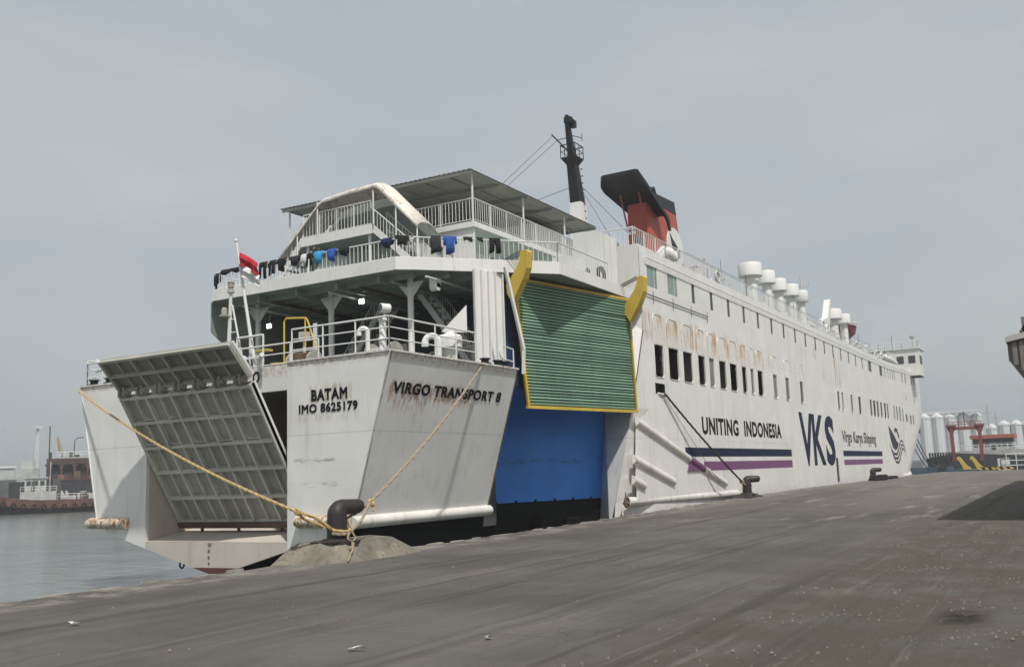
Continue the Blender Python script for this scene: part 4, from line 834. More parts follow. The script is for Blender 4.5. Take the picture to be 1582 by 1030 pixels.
# ------------------------------------------------------------------ black signal mast
MX, MY = 47.65, CL
def tapered(p, q, a, b):
    mb = MB(); p, q = Vector(p), Vector(q)
    mb.add([p+V(-a[0], -a[1], 0), p+V(a[0], -a[1], 0), p+V(a[0], a[1], 0), p+V(-a[0], a[1], 0), q+V(-b[0], -b[1], 0), q+V(b[0], -b[1], 0), q+V(b[0], b[1], 0), q+V(-b[0], b[1], 0)], [(0,3,2,1),(4,5,6,7),(0,1,5,4),(1,2,6,5),(2,3,7,6),(3,0,4,7)]); return mb
mst = tapered((MX+.35, MY, 11.75), (MX, MY, 16.95), (.55, .45), (.36, .34)).build('mast_foot', M['white'], ferry)
tapered((MX, MY, 16.9), (MX-.42, MY, 19.1), (.34, .32), (.27, .25)).build('mast_column', M['black'], mst)
tapered((MX-.42, MY, 19.08), (MX-.46, MY, 19.42), (.27, .25), (.5, .46)).build('crow_nest_flare', M['black'], mst)
mb = MB(); mb.box(MX-.98, MX+.06, MY-.48, MY+.48, 19.42, 19.47); mb.build('mast_platform', M['black'], mst)
q = [(MX-.96, MY-.46, 19.47), (MX+.04, MY-.46, 19.47), (MX+.04, MY+.46, 19.47), (MX-.96, MY+.46, 19.47), (MX-.96, MY-.46, 19.47)]
railing(mst, q, .72, .5, 0, (.5,), r=.022, mat=M['black'], vert=False, name='platform_rail')
tapered((MX-.46, MY, 19.45), (MX-.88, MY, 21.6), (.20, .19), (.11, .11)).build('topmast', M['black'], mst)
mb = MB(); mb.box(MX-1.1, MX-.72, MY-.3, MY+.1, 21.4, 21.75); mb.box(MX-.85, MX-.5, MY-.4, MY-.1, 21.2, 21.6); mb.tube([(MX-.88, MY, 21.6), (MX-.92, MY, 21.92)], .11, 8); mb.build('mast_lights', M['black'], mst)
for p_, q_, r_ in (((MX-.5, MY, 19.7), (MX-1.15, MY+.9, 20.9), .045), ((MX-.65, MY, 20.7), (MX-1.1, MY+.6, 20.5), .025), ((MX-.7, MY, 20.8), (MX-.1, MY-.5, 20.7), .025), ((MX-.1, MY-.5, 20.5), (MX-.1, MY-.5, 20.95), .02), ((MX-.75, MY, 21.1), (MX-1.2, MY-.2, 21.2), .02)): mb = MB(); mb.tube([p_, q_], r_, 6); mb.build('mast_yard', M['wire'], mst)
for k in range(11): mb = MB(); mb.bar((MX+.30-k*.04, MY-.34, 14.9+k*.4), (MX+.44-k*.04, MY-.34, 14.9+k*.4), .10, .03); mb.build('climbing_rung', M['wire'], mst)
for p, r_ in (((MX-1.1, MY+.85, 20.8), (38, 25, 14.0)), ((MX-1.05, MY+.6, 20.5), (38.5, 25.2, 14.0)), ((MX, MY-.3, 17.9), (51.5, 19.8, 13.2)), ((MX-.2, MY+.3, 17.9), (39, 26, 14.0)), ((MX, MY-.3, 17.7), (46.8, 20, 12.5))):
    mb = MB(); mb.tube([p, r_], .016, 4); mb.build('stay_wire', M['wire'], mst)
mb = MB(); mb.tube([(46.6, 21.0, 13.2), (46.2, 20.4, 13.9)], .12, 8); mb.tube([(46.4, 20.7, 11.7), (46.4, 20.7, 13.5)], .06, 6); mb.build('deck_light', M['white'], mst)
# ------------------------------------------------------------------ funnel
FY, FW = 18.5, 1.35
def slab(base, top, z0, z1, name, mat, parent):
    n = len(base); mb = MB(); mb.add([(x, y, z0) for x, y in base] + [(x, y, z1(x) if callable(z1) else z1) for x, y in top], [(k, (k+1) % n, n+(k+1) % n, n+k) for k in range(n)] + [tuple(range(n, 2*n))]); return mb.build(name, mat, parent)
base = [(46.15, FY+.12), (46.4, FY), (51.3, FY), (51.95, FY+.4), (51.95, FY+FW-.4), (51.3, FY+FW), (46.4, FY+FW), (46.15, FY+FW-.12)]
top = [(46.2, FY+.14), (46.45, FY+.05), (50.35, FY+.05), (50.85, FY+.4), (50.85, FY+FW-.4), (50.35, FY+FW-.05), (46.45, FY+FW-.05), (46.2, FY+FW-.14)]
fn = slab(base, top, 11.7, 16.05, 'funnel', M['funnel'], ferry)
t2 = [(x*.99+.48, lerp(FY+FW/2, y, .93)) for x, y in top]
slab([(lerp(48.5, x, 1.006), lerp(FY+FW/2, y, 1.02)) for x, y in top], t2, 16.03, lambda x: 16.78 if x > 47 else 16.6, 'funnel_black_top', M['black'], fn)
mb = MB(); mb.tube([(48.4, 19.15, 16.7), (48.1, 19.15, 17.15)], .30, 12); mb.build('exhaust_pipe', M['black'], fn)
# smoke deflector: broad black plate raked up aft of the funnel, rounded corners, drooped starboard lip
def dz_(x): return 16.72 - (x-44.2)*.43
mb = MB(); xs_ = [44.0, 44.06, 44.25, 44.7, 45.4, 46.2, 47.0, 47.5]; NY = 11; y0_, y1_ = 17.95, 20.35
for th in (0, .22):
    for i, x in enumerate(xs_):
        ins = (.32, .16, .03, 0, 0, 0, 0, 0)[i]
        for j in range(NY):
            t = j/(NY-1); y = lerp(y0_+ins, y1_-ins - max(0, (x-44.7))*.28, t); e = abs(2*t-1); mb.v.append((x, y, dz_(x) + th - .22*max(0, e-.75)/.25*(0 if x < 44.2 else 1)))
nx = len(xs_); off_ = nx*NY
for i in range(nx-1):
    for j in range(NY-1): mb.f += [(i*NY+j, (i+1)*NY+j, (i+1)*NY+j+1, i*NY+j+1), (off_+i*NY+j, off_+i*NY+j+1, off_+(i+1)*NY+j+1, off_+(i+1)*NY+j)]
for i in range(nx-1):
    for j in (0, NY-1): mb.f.append((i*NY+j, (i+1)*NY+j, off_+(i+1)*NY+j, off_+i*NY+j))
for j in range(NY-1):
    for i in (0, nx-1): mb.f.append((i*NY+j, i*NY+j+1, off_+i*NY+j+1, off_+i*NY+j))
df = mb.build('smoke_deflector', M['black'], fn, True)
mb = MB(); mb.prism([(46.6, 17.97, 15.55), (47.55, 17.97, 15.35), (47.8, 17.97, 15.05), (47.95, 17.97, 14.55), (47.78, 17.97, 14.5), (47.5, 17.97, 15.0)], (0, .10, 0)); mb.build('deflector_cheek', M['black'], df)
for yy in (FY+.15, FY+FW-.15): mb = MB(); mb.tube([(45.3, yy, dz_(45.3)-.05), (46.15, yy, 14.4)], .05, 6); mb.build('deflector_stay', M['funneldark'], df)
mb = MB(); mb.box(46.05, 46.14, FY+.3, FY+.8, 11.8, 14.0); mb.build('funnel_louvre', M['dark'], fn)
for y, z in ((FY+.75, 14.2), (FY+1.0, 14.2), (FY+.75, 14.45), (FY+1.0, 14.45)): mb = MB(); mb.box(46.0, 46.08, y, y+.16, z, z+.16); mb.build('funnel_light', M['white'], fn)
mb = MB(); mb.prism([(49.75+1.2*math.cos(2*math.pi*k/28), FY-.02, 13.95+1.2*math.sin(2*math.pi*k/28)) for k in range(28)], (0, .06, 0)); dk = mb.build('funnel_emblem_disc', M['white'], fn)
for k in range(3):
    c = []; dn_ = []
    for i in range(13):
        t = i/12; u = 49.0+t*1.6; v = 13.75-.16*k+.16*math.sin(2*math.pi*(t*.9+.36))+.1*t; th = .06*math.sin(math.pi*min(1, t+.03)); c.append((u, FY-.04, v+th)); dn_.append((u, FY-.04, v-th))
    mb = MB(); mb.prism(c+dn_[::-1], (0, .02, 0)); mb.build('emblem_wave', M['greyletter'], dk)
mb = MB(); mb.prism([(49.0, FY-.04, 14.75), (49.4, FY-.04, 14.45), (50.1, FY-.04, 14.1), (49.8, FY-.04, 13.85), (49.3, FY-.04, 13.9)], (0, .02, 0)); mb.build('emblem_bow', M['greyletter'], dk)
# ------------------------------------------------------------------ roof gear
zr = lambda x: 11.93 + sheer(x, 11.93)
railing(ferry, [(39.9, YS+.35, 11.95), (39.9, YS+2.2, 11.95)], .95, 1, .2); railing(ferry, [(39.9, YS+.35, 11.95), (44, YS+.35, 11.95), (52, YS+.35, 11.93), (62, YS+.35, 11.93), (72, YS+.35, 11.9)], .98, 1.5, .22, r=.018)
railing(ferry, [(72, YS+.35, 11.9), (90, YS+.35, 11.9), (104, YS+.4, 11.9)], .7, 2.2, 0, (.5,), r=.02, vert=False)
mb = MB(); mb.torus((51.6, YS+.28, 12.45), .30, .06, 'y', 18, 6); mb.build('lifebuoy', M['grey'], ferry, True)
mb = MB(); mb.tube([(44.0, 17.2, 11.9), (44.0, 17.2, 12.35), (44.3, 17.1, 12.55), (44.7, 17.0, 12.5), (45.0, 16.9, 12.35)], [.22, .24, .33, .36, .34], 12); mb.build('cowl_vent', M['white'], ferry, True)
mb = MB(); mb.tube([(45.0, 16.9, 12.35), (45.01, 16.897, 12.345)], .30, 12); mb.build('cowl_mouth', M['black'], ferry)
def roof_vent(x, y, ztop, R):
    mb = MB(); h = ztop-11.7; mb.lathe((x, y, 11.7), [(R*.60,0),(R*.54,h-.95),(R*.98,h-.92),(R*1.03,h-.88),(R*1.03,h-.12),(R*.95,h-.03),(R*.5,h)], 22); mb.build('roof_ventilator', M['white'], ferry, True)
for x, zt, R in ((61.0, 14.98, .74), (64.75, 15.08, .60), (67.7, 15.0, .60), (71.0, 15.1, .62), (74.1, 15.1, .55), (84.8, 15.05, .78), (89.3, 15.2, .60)): roof_vent(x, 17.65, zt, R)
mb = MB(); mb.box(78.5, 81.5, 18.3, 21, 11.8, 13.5); mb.build('grey_deck_house', M['stern'], ferry)
mb = MB(); mb.prism([(80.6, 17.4, 11.8), (81.6, 17.4, 11.8), (83.6, 17.4, 15.6), (83.25, 17.4, 15.7), (81.9, 17.4, 14.0), (80.4, 17.4, 13.6)], (0, .5, 0)); mb.build('davit_arm', M['white'], ferry)
mb = MB(); mb.tube([(82.5, 19.5, 11.8), (82.2, 19.5, 17.9)], [.12, .05], 8); mb.bar((82.3, 18.8, 16.9), (82.3, 20.6, 16.9), .06, .06)
for y in (18.8, 20.6, 19.5): mb.tube([(82.3, y, 16.9), (82.3, y, 17.25)], .05, 6)
mb.build('signal_pole', M['grey'], ferry)
for k in range(16):      # liferafts, lockers and small deck gear along the starboard edge
    x = 62 + k*3.1 + random.uniform(-.5, .5); zz = zr(x)-.2
    mb = MB()
    if k % 3 == 0: mb.tube([(x-.5, YS+.75, zz+.45), (x+.5, YS+.75, zz+.45)], .28, 10); mb.box(x-.35, x+.35, YS+.6, YS+.9, zz, zz+.25); nm, mt = 'liferaft_canister', 'white'
    elif k % 3 == 1: mb.box(x-.3, x+.3, YS+.6, YS+1.0, zz, zz+.6); mb.box(x-.33, x+.33, YS+.57, YS+1.03, zz+.6, zz+.65); nm, mt = 'deck_locker', 'grey'
    else: mb.lathe((x, YS+.8, zz), [(.12,0),(.12,.5),(.25,.55),(.25,.75),(.1,.82)], 10); nm, mt = 'small_vent', 'white'
    mb.build(nm, M[mt], ferry)
rc = random.Random(21)
for k in range(64):
    x = rc.uniform(47, 117); y = YS + rc.uniform(.4, 2.4) + hull_off(x, 11.9); z = zr(x)-.2; mb = MB(); h = rc.uniform(.4, 1.5); t_ = k % 6
    if t_ == 0: mb.tube([(x, y, z), (x, y, z+h+.6)], .025, 5); mb.box(x-.12, x+.12, y-.08, y+.08, z+h+.5, z+h+.66); nm, mt = 'deck_lamp_post', 'rail'
    elif t_ == 1: mb.tube([(x, y, z), (x, y, z+h), (x+.25, y-.1, z+h+.2), (x+.5, y-.1, z+h)], .07, 7); nm, mt = 'gooseneck_pipe', 'white'
    elif t_ == 2: mb.box(x-.25, x+.3, y-.2, y+.25, z, z+h*.7); mb.box(x-.28, x+.33, y-.23, y+.28, z+h*.7, z+h*.7+.05); nm, mt = 'vent_box', 'fascia'
    elif t_ == 3: mb.tube([(x-1.2, y, z+.35), (x+1.2, y, z+.4)], .06, 6); mb.tube([(x-.9, y, z), (x-.9, y, z+.35)], .03, 5); mb.tube([(x+.9, y, z), (x+.9, y, z+.38)], .03, 5); nm, mt = 'pipe_run', 'rust' if k % 4 else 'rail'
    elif t_ == 4: mb.tube([(x, y, z), (x+.05, y, z+h+1.3)], [.03, .012], 5); nm, mt = 'whip_aerial', 'wire'
    else: mb.tube([(x-.18, y, z+.3), (x+.18, y, z+.3)], .22, 9); mb.box(x-.2, x+.2, y-.2, y+.2, z, z+.12); nm, mt = 'hose_reel', 'rust' if k % 2 else 'grey'
    mb.build(nm, M[mt], ferry)
mb = MB(); mb.tube([V(47, YS+.35, 13.0), V(52, YS+.35, 12.98)] + [V(52+i*4, YS+.35, 13.0-.12*math.sin(math.pi*((i % 2)))) for i in range(1, 12)], .012, 4); mb.build('festoon_cable', M['wire'], ferry)
# gear lines forward: pipes, davit frames, rolled awning
for k in range(6):
    x = 93 + k*2.6; z = zr(x)-.2; mb = MB(); mb.tube([(x, YS+.9, z), (x+.2, YS+.7, z+1.1), (x+1.2, YS+.6, z+1.3)], .06, 6); mb.tube([(x+.6, YS+.9, z), (x+.7, YS+.9, z+.8)], .05, 6); mb.box(x-.2, x+.5, YS+.6, YS+1.2, z, z+.35); mb.build('davit_frame', M['rail' if k % 2 else 'grey'], ferry)
mb = MB(); mb.tube([(103, YS+.55, zr(103)+.55), (108, YS+.55, zr(108)+.50), (112.5, YS+.6, zr(112.5)+.3)], [.34, .38, .3], 10); mb.build('rolled_awning', M['white'], ferry, True)
# wheelhouse and its overhanging starboard wing
WX = 118.0
mb = MB(); mb.box(WX, WX+4, 18.0, 28.7, 12.0, 14.55); wh = mb.build('wheelhouse', M['hull'], ferry)
mb = MB(); mb.box(WX+.02, WX+3, 15.35, 18.0, 11.55, 14.62); wg = mb.build('bridge_wing', M['hull'], ferry)
mb = MB(); mb.box(WX-.15, WX+4.15, 15.2, 28.8, 14.62, 14.72); mb.build('wheelhouse_roof', M['fascia'], wh)
mb = MB(); mb.box(WX+.05, WX+2.9, 15.4, 16.9, 11.45, 11.55); mb.build('wing_bottom', M['dark'], wg)
for y in (15.75, 17.0, 18.6): mb = MB(); mb.box(WX-.02, WX+.02, y, y+.75, 13.0, 13.85); mb.build('aft_window', M['glassdark'], wh)
mb = MB(); mb.box(WX+.5, WX+2.4, 15.33, 15.36, 12.9, 13.9); mb.build('wing_window', M['glassdark'], wg)
mb = MB(); mb.tube([(WX+1.5, 16.1, 14.7), (WX+1.5, 16.1, 16.0)], .04, 6); mb.lathe((WX+1.5, 16.1, 15.95), [(.05,0),(.28,.12),(.28,.3),(.1,.38)], 12); mb.build('satellite_dome', M['greydark'], wh)
mb = MB()
for x, y, h in ((WX+.5, 18.2, 1.8), (WX+2, 20, 1.2), (WX+1, 22, 2.4), (WX+2, 17.4, .8)): mb.tube([(x, y, 14.7), (x, y, 14.7+h)], .03, 5)
mb.build('whip_antennas', M['wire'], wh)
railing(wh, [(WX+3.8, 15.4, 14.72), (WX, 15.4, 14.72), (WX, 24, 14.72)], .8, 1.2, 0, (.5,), r=.03, vert=False, name='roof_rail')
# anchor pocket and bow fairlead
mb = MB(); x = 123.5; mb.box(x-.4, x+.3, YS+hull_off(x, 5.2)-.1, YS+hull_off(x, 5.2)+.3, 5.1, 6.0); mb.build('bow_fairlead', M['black'], ferry)
mb = MB(); mb.tube([(107, YS+.05, .35), (112, YS+.1, .4), (117, YS+hull_off(117, .5)-.05, .8), (121, YS+hull_off(121, .8), 1.6)], .22, 8); mb.build('bow_rubbing_strake', M['strakewhite'], ferry, True)
# ------------------------------------------------------------------ things on board: ensign, washing, lifeboat
def wavy(org, ux, uz, nrm, nu, nv, amp, fr, sag=0, outline=None, seed=0):
    mb = MB(); org, ux, uz, nrm = map(Vector, (org, ux, uz, nrm)); rnd = random.Random(seed); ph = rnd.uniform(0, 6)
    for j in range(nv+1):
        for i in range(nu+1):
            u, v = i/nu, j/nv
            if outline: u = outline(u, v)
            mb.v.append(tuple(org + ux*u + uz*v + nrm*(amp*(.3+v)*math.sin(fr*u*6.28+ph+1.3*v) + amp*.5*math.sin(9*v+ph)) + Vector((0, 0, -sag*u*u))))
    for j in range(nv):
        for i in range(nu): mb.f.append((j*(nu+1)+i, j*(nu+1)+i+1, (j+1)*(nu+1)+i+1, (j+1)*(nu+1)+i))
    return mb
def fabric(name, col): return simple(name, col, .9, .2, 9, .3)
M['flagred'] = fabric('red_flag_cloth', (.42, .022, .035)); M['flagwhite'] = fabric('white_flag_cloth', (.62, .62, .62))
fl = thing('ensign_flag', 'drooping red and white flag hanging from the slanting stern flagstaff', 'flag', (23.0, 24.2, 8.6))
for mat, z0, nm in ((M['flagred'], 9.72, 'red_band'), (M['flagwhite'], 9.28, 'white_band')):
    zz = (z0-5.3)/4.8; mb = wavy((22.99, 23.38+1.0*zz-.02, z0), (-.12, -1.05, -.42), (.02, -.02, -.45), (1, .3, 0), 14, 5, .09, 1.6, .15, seed=3)
    o = mb.build(nm, mat, fl, True); md = o.modifiers.new('cloth', 'SOLIDIFY'); md.thickness = .008
def garment(name, label, cat, p, along, w, l, col, kind='towel', seed=0, top=0):
    """hung over a rail at p: front fall, fold over the rail, short back fall; shirts get sleeves, trousers get two legs"""
    p = Vector(p); al = Vector(along).normalized(); outw = Vector((al.y, -al.x, 0)); outw = -outw if outw.dot(Vector((33, 23, 0))-p) > 0 else outw
    mat = fabric(label.replace(' ', '_')[:40], col); mb = MB(); rnd = random.Random(seed)
    def sheet(u0, u1, ln, bk):
        nu = max(3, int((u1-u0)/.06)); prof = [(-.05, -bk), (-.05, -.02), (0, .05), (.05, -.02), (.07, -ln*.5), (.06, -ln)]
        b = len(mb.v); ph = rnd.uniform(0, 6)
        for i in range(nu+1):
            u = lerp(u0, u1, i/nu)
            for k, (o, z) in enumerate(prof): 
                s = .03*math.sin(u*14+ph)*(k/5); mb.v.append(tuple(p + al*(u + (.02*math.sin(ph+k*2) if k == 5 else 0)) + outw*(o+s) + V(0, 0, z + (.05*math.sin(u*9+ph) if k in (0, 5) else 0))))
        for i in range(nu):
            for k in range(5): mb.f.append((b+i*6+k, b+(i+1)*6+k, b+(i+1)*6+k+1, b+i*6+k+1))
    if kind == 'towel': sheet(-w/2, w/2, l, l*.5)
    elif kind == 'shirt': sheet(-w*.32, w*.32, l, l*.4); sheet(-w/2, -w*.33, l*.42, .05); sheet(w*.33, w/2, l*.42, .05)
    elif kind == 'trousers': sheet(-w/2, -w*.06, l, .15); sheet(w*.06, w/2, l*.95, .15); sheet(-w*.06, w*.06, l*.3, .15)
    elif kind == 'bundle': sheet(-w/2, w/2, l, l*.8); sheet(-w*.3, w*.35, l*1.5, l*.5)
    o = mb.build(name, mat, None, True); md = o.modifiers.new('cloth', 'SOLIDIFY'); md.thickness = .012
    return tag(o, label, cat, 'washing hung along the ferry rails')
BK = (.013, .013, .015); sy = (0, -1, 0); ZR = 10.37; chd = (4.08, -3.68, 0)
def chp(t): return (27.3+4.08*t, 20.02-3.68*t, 10.45)
garment('towel', 'long narrow black cloth folded over the port end of the stern rail', 'towel', (26.85, 28.75, ZR), sy, 1.1, .14, BK, 'towel', 1)
garment('jacket', 'dark bundled jacket slung over the port corner post', 'jacket', (26.88, 29.55, ZR-.1), sy, .28, .4, BK, 'bundle', 2)
garment('trousers', 'black trousers nearest the flag on the stern rail', 'trousers', (26.85, 26.95, ZR), sy, .42, .62, BK, 'trousers', 3)
garment('trousers', 'black trousers hanging second from the flag on the stern rail', 'trousers', (26.85, 26.45, ZR), sy, .36, .58, (.02, .02, .024), 'trousers', 4)
garment('shirt', 'plain black shirt on the stern rail right of the black trousers', 'shirt', (26.85, 25.95, ZR), sy, .45, .45, BK, 'shirt', 5)
garment('shirt', 'black shirt with a pale print on the stern rail', 'shirt', (26.85, 25.25, ZR), sy, .6, .28, (.03, .03, .035), 'shirt', 6)
garment('towel', 'white towel hanging beside the pale printed black shirt', 'towel', (26.85, 24.83, ZR), sy, .3, .36, (.6, .6, .58), 'towel', 7)
garment('trousers', 'black trousers hanging left of the light blue shirt', 'trousers', (26.85, 24.52, ZR), sy, .34, .5, BK, 'trousers', 8)
garment('shirt', 'light blue shirt drying on the stern rail', 'shirt', (26.85, 24.08, ZR), sy, .5, .42, (.045, .30, .55), 'shirt', 9)
garment('shirt', 'deep blue shirt drying right of the light blue one', 'shirt', (26.85, 23.42, ZR), sy, .45, .42, (.03, .10, .38), 'shirt', 10)
garment('cloth', 'dark green-black cloth bunched over the stern rail', 'cloth', (26.85, 22.85, ZR), sy, .5, .2, (.016, .022, .018), 'bundle', 11)
garment('cloth', 'navy blue cloth on the rail at the stair foot', 'cloth', (26.85, 20.85, ZR), sy, .5, .2, (.018, .026, .075), 'bundle', 12)
garment('jacket', 'black jacket on the rail at the deck corner', 'jacket', (27.0, 20.3, ZR+.04), (.7, -.7, 0), .5, .34, BK, 'shirt', 13)
garment('towel', 'dark grey towel on the angled rail left of the royal blue shirt', 'towel', chp(.15), chd, .36, .62, (.03, .032, .034), 'towel', 14)
garment('shirt', 'royal blue shirt hung on the angled starboard rail', 'shirt', chp(.245), chd, .5, .6, (.025, .085, .30), 'shirt', 15)
garment('towel', 'small black cloth right of the royal blue shirt', 'towel', chp(.37), chd, .34, .14, BK, 'towel', 16)
garment('towel', 'shorter black cloth midway along the angled rail', 'towel', chp(.45), chd, .24, .10, BK, 'towel', 17)
garment('trousers', 'black trousers hung beside the yellow horn on the angled rail', 'trousers', chp(.555), chd, .42, .52, BK, 'trousers', 18)
for i in range(3):
    q_ = Vector(chp(.40+.05*i)); mb = MB(); c = q_ + V(.12, .12, -.80); mb.add(*(lambda m: (m.v, m.f))(MB().ball(c, .13, 8, .55))); o = mb.build('shoe', M['black'], None, True)
    tag(o, ('left', 'middle', 'right')[i] + ' one of three black shoes on the deck edge behind the angled rail', 'shoe', 'shoes on the deck edge')
lb = thing('lifeboat', 'small dark red rescue boat tilted on the ferry roof behind the ventilators', 'boat', (93, 18.2, 13.2))
mb = MB(); ns = 9
for i in range(ns):
    t = i/(ns-1); x = lerp(90.5, 95.4, t); wd = .95*math.sin(math.pi*min(1, .12+t*.88))**.6; z = 13.75+.35*(2*t-1)**2 + .5*t
    mb.v += [(x, 18.2-wd, z+.45), (x, 18.2-wd*.8, z-.25), (x, 18.2, z-.75), (x, 18.2+wd*.8, z-.25), (x, 18.2+wd, z+.45)]
for i in range(ns-1):
    for k in range(4): mb.f.append((i*5+k, (i+1)*5+k, (i+1)*5+k+1, i*5+k+1))
mb.f += [tuple(range(5)), tuple(range((ns-1)*5, ns*5))]
M['darkred'] = paint('dark_red_paint', (.20, .022, .03), .5, .1, .2, 0); mb.build('boat_hull', M['darkred'], lb, True)
mb = MB(); mb.tube([(90.5, 17.25, 14.55), (93, 17.15, 14.75), (95.4, 17.9, 15.2)], .07, 6); mb.build('gunwale', M['rail'], lb)
mb = MB(); mb.box(90.9, 91.3, 18.0, 18.4, 11.8, 13.4); mb.bar((91.2, 18.2, 13.3), (94.5, 18.2, 13.9), .15, .15); mb.build('cradle', M['rail'], lb)

# ------------------------------------------------------------------ bollards, pad, mooring lines
def bollard(x, y, z, s, label, ang=0, hd=1.0):
    t = thing('bollard', label, 'bollard', (x, y, z), 'bollards along the quay edge')
    d = V(math.cos(ang), math.sin(ang), 0)*hd; b = V(x, y, z)
    pts = [b, b+V(0,0,.5*s), b+V(0,0,.66*s)]; rs = [.25*s, .235*s, .235*s]
    for k in range(1, 7): a = rad(90*k/6); pts.append(b + V(0,0,.66*s) + d*(.24*s*(1-math.cos(a))) + V(0,0,.15*s*math.sin(a))); rs.append(lerp(.235, .19, k/6)*s)
    pts += [b + d*(.55*s) + V(0,0,.81*s), b + d*(.78*s) + V(0,0,.81*s), b + d*(.87*s) + V(0,0,.81*s), b + d*(.92*s) + V(0,0,.80*s)]; rs += [.18*s, .175*s, .15*s, .07*s]
    mb = MB(); mb.tube(pts, rs, 16); mb.build('horn_post', M['bollard'], t, True)
    mb = MB(); mb.lathe((x, y, z-.05), [(.42*s,0),(.42*s,.08),(.36*s,.12),(.25*s,.16)], 18); mb.build('base_flange', M['bollard'], t, True)
    return t
bollard(17.42, 15.12, .42, .98, 'large rusty black iron bollard on the concrete mound nearest the camera', rad(2))
bollard(50.0, 15.45, .40, .98, 'black bollard with a dark rope beside the ferry stripes', rad(-60), .78)
bollard(84.5, 15.4, .42, 1.0, 'far black bollard ringed by old tyres below the ferry lettering', rad(-65), .78)
def rough_frustum(lo, hi, z0, z1, seed, nu=5, nv=4, amp=.035):
    rnd = random.Random(seed); mb = MB(); n = len(lo); ring = []
    for j in range(nv+1):
        t = j/nv; row = []
        for k in range(n):
            for i in range(nu):
                a = Vector((*lo[k], z0)).lerp(Vector((*lo[(k+1) % n], z0)), i/nu); b = Vector((*hi[k], z1)).lerp(Vector((*hi[(k+1) % n], z1)), i/nu)
                p = a.lerp(b, t); e = amp if 0 < j else amp*1.5; row.append(p + V(rnd.uniform(-e, e), rnd.uniform(-e, e), rnd.uniform(-e, e)*.6 if j else 0))
        ring.append(row)
    for r in ring: mb.v += [tuple(p) for p in r]
    m = n*nu
    for j in range(nv):
        for k in range(m): mb.f.append((j*m+k, j*m+(k+1) % m, (j+1)*m+(k+1) % m, (j+1)*m+k))
    mb.f.append(tuple(range(nv*m, (nv+1)*m))); return mb
BXp, BYp = 17.45, 15.2
pad = rough_frustum([(16.15, 16.0), (16.3, 15.0), (17.1, 14.35), (20.1, 14.6), (20.5, 15.95)], [(16.8, 15.92), (16.9, 15.15), (17.3, 14.8), (19.2, 14.92), (19.5, 15.88)], -.03, .44, 5, 1, 1, amp=.035)
tag(pad.build('concrete_mound', M['pad'], None), 'crumbling sloped concrete mound under the nearest bollard', 'concrete block')
mb = MB(); mb.prism([(BXp+math.cos(2*math.pi*k/14)*(.62+.10*math.sin(k*2.3)), BYp+math.sin(2*math.pi*k/14)*(.50+.08*math.cos(k*1.7)), .43) for k in range(14)], (0, 0, .03)); tag(mb.build('iron_base_plate', M['bollard'], None), 'dark rusty plate under the nearest bollard', 'plate')
pad2 = rough_frustum([(49.0, 15.95), (49.1, 15.0), (51.2, 14.95), (51.6, 15.95)], [(49.4, 15.9), (49.5, 15.2), (50.7, 15.2), (50.9, 15.9)], .25, .43, 9, amp=.02)
tag(pad2.build('concrete_mound', M['bollard'], None), 'low dark mound under the bollard beside the ferry stripes', 'concrete block')
for i, (x, y, r) in enumerate(((82.8, 15.0, .33), (84.2, 14.75, .35), (85.9, 14.9, .33), (89.2, 15.0, .33), (91.6, 15.0, .3))):
    z = ground_z(x, y); mb = MB(); mb.torus((x, y, z+.12), r, .13, 'z', 18, 8); mb.torus((x+.1, y, z+.33), r*.9, .12, 'z', 18, 8) if i < 3 else None
    o = mb.build('old_tyre', M['tyre'], None, True)
    tag(o, ('old black tyres stacked left of the far bollard', 'old black tyres stacked in front of the far bollard', 'old black tyres stacked right of the far bollard', 'single old tyre lying beyond the far bollard', 'farthest old tyre lying on the quay edge')[i], 'tyre', 'tyres round the far bollard')
def sagline(p, q, sag, n=18): p, q = Vector(p), Vector(q); return [p.lerp(q, i/n) - V(0, 0, 4*sag*(i/n)*(1-i/n)) for i in range(n+1)]
def twist(mb, pts, r):
    """laid rope: three strands twisted round the path"""
    pts = [Vector(p) for p in pts]; fine = []
    for a, b in zip(pts, pts[1:]):
        k = max(1, int((b-a).length/(r*2.2)))
        fine += [a.lerp(b, i/k) for i in range(k)]
    fine.append(pts[-1]); m = len(fine)
    for s in range(3):
        sp = []
        for i, p in enumerate(fine):
            d = (fine[min(i+1, m-1)]-fine[max(i-1, 0)]).normalized(); a = d.cross(V(0, 0, 1)); a = a.normalized() if a.length > .01 else V(1, 0, 0); b = d.cross(a)
            t = i*.55 + s*2.094; sp.append(p + (a*math.cos(t)+b*math.sin(t))*r*.52)
        mb.tube(sp, r*.58, 5)
BX, BY = 17.42, 15.12
l1 = thing('mooring_line', 'long pale yellow rope from the nearest bollard to the far stern corner', 'rope', (BX, BY, .9), 'mooring lines')
K1 = V(16.35, 15.35, 1.17)
mb = MB(); twist(mb, sagline((XT-.05, 30.25, 5.28), K1, .28, 24), .036); mb.build('rope_run', M['rope'], l1)
def loop(z0, r, a0, a1, dz, n=16): return [V(BX + r*math.cos(rad(lerp(a0, a1, i/n))), BY + r*math.sin(rad(lerp(a0, a1, i/n))), z0 + dz*math.sin(math.pi*i/n)) for i in range(n+1)]
mb = MB(); twist(mb, [K1, V(16.6, 15.1, 1.05)] + loop(.72, .30, 200, 350, -.05), .036); twist(mb, [K1, V(16.75, 15.55, 1.0), V(17.0, 15.5, .9)] + loop(.78, .30, 120, -10, .02, 10), .034); mb.build('eye_loop', M['rope'], l1)
mb = MB(); mb.torus(K1, .055, .036, 'x', 12, 8); mb.torus(K1+V(.03, .04, .0), .045, .036, 'z', 12, 8); mb.build('knot', M['rope'], l1, True)
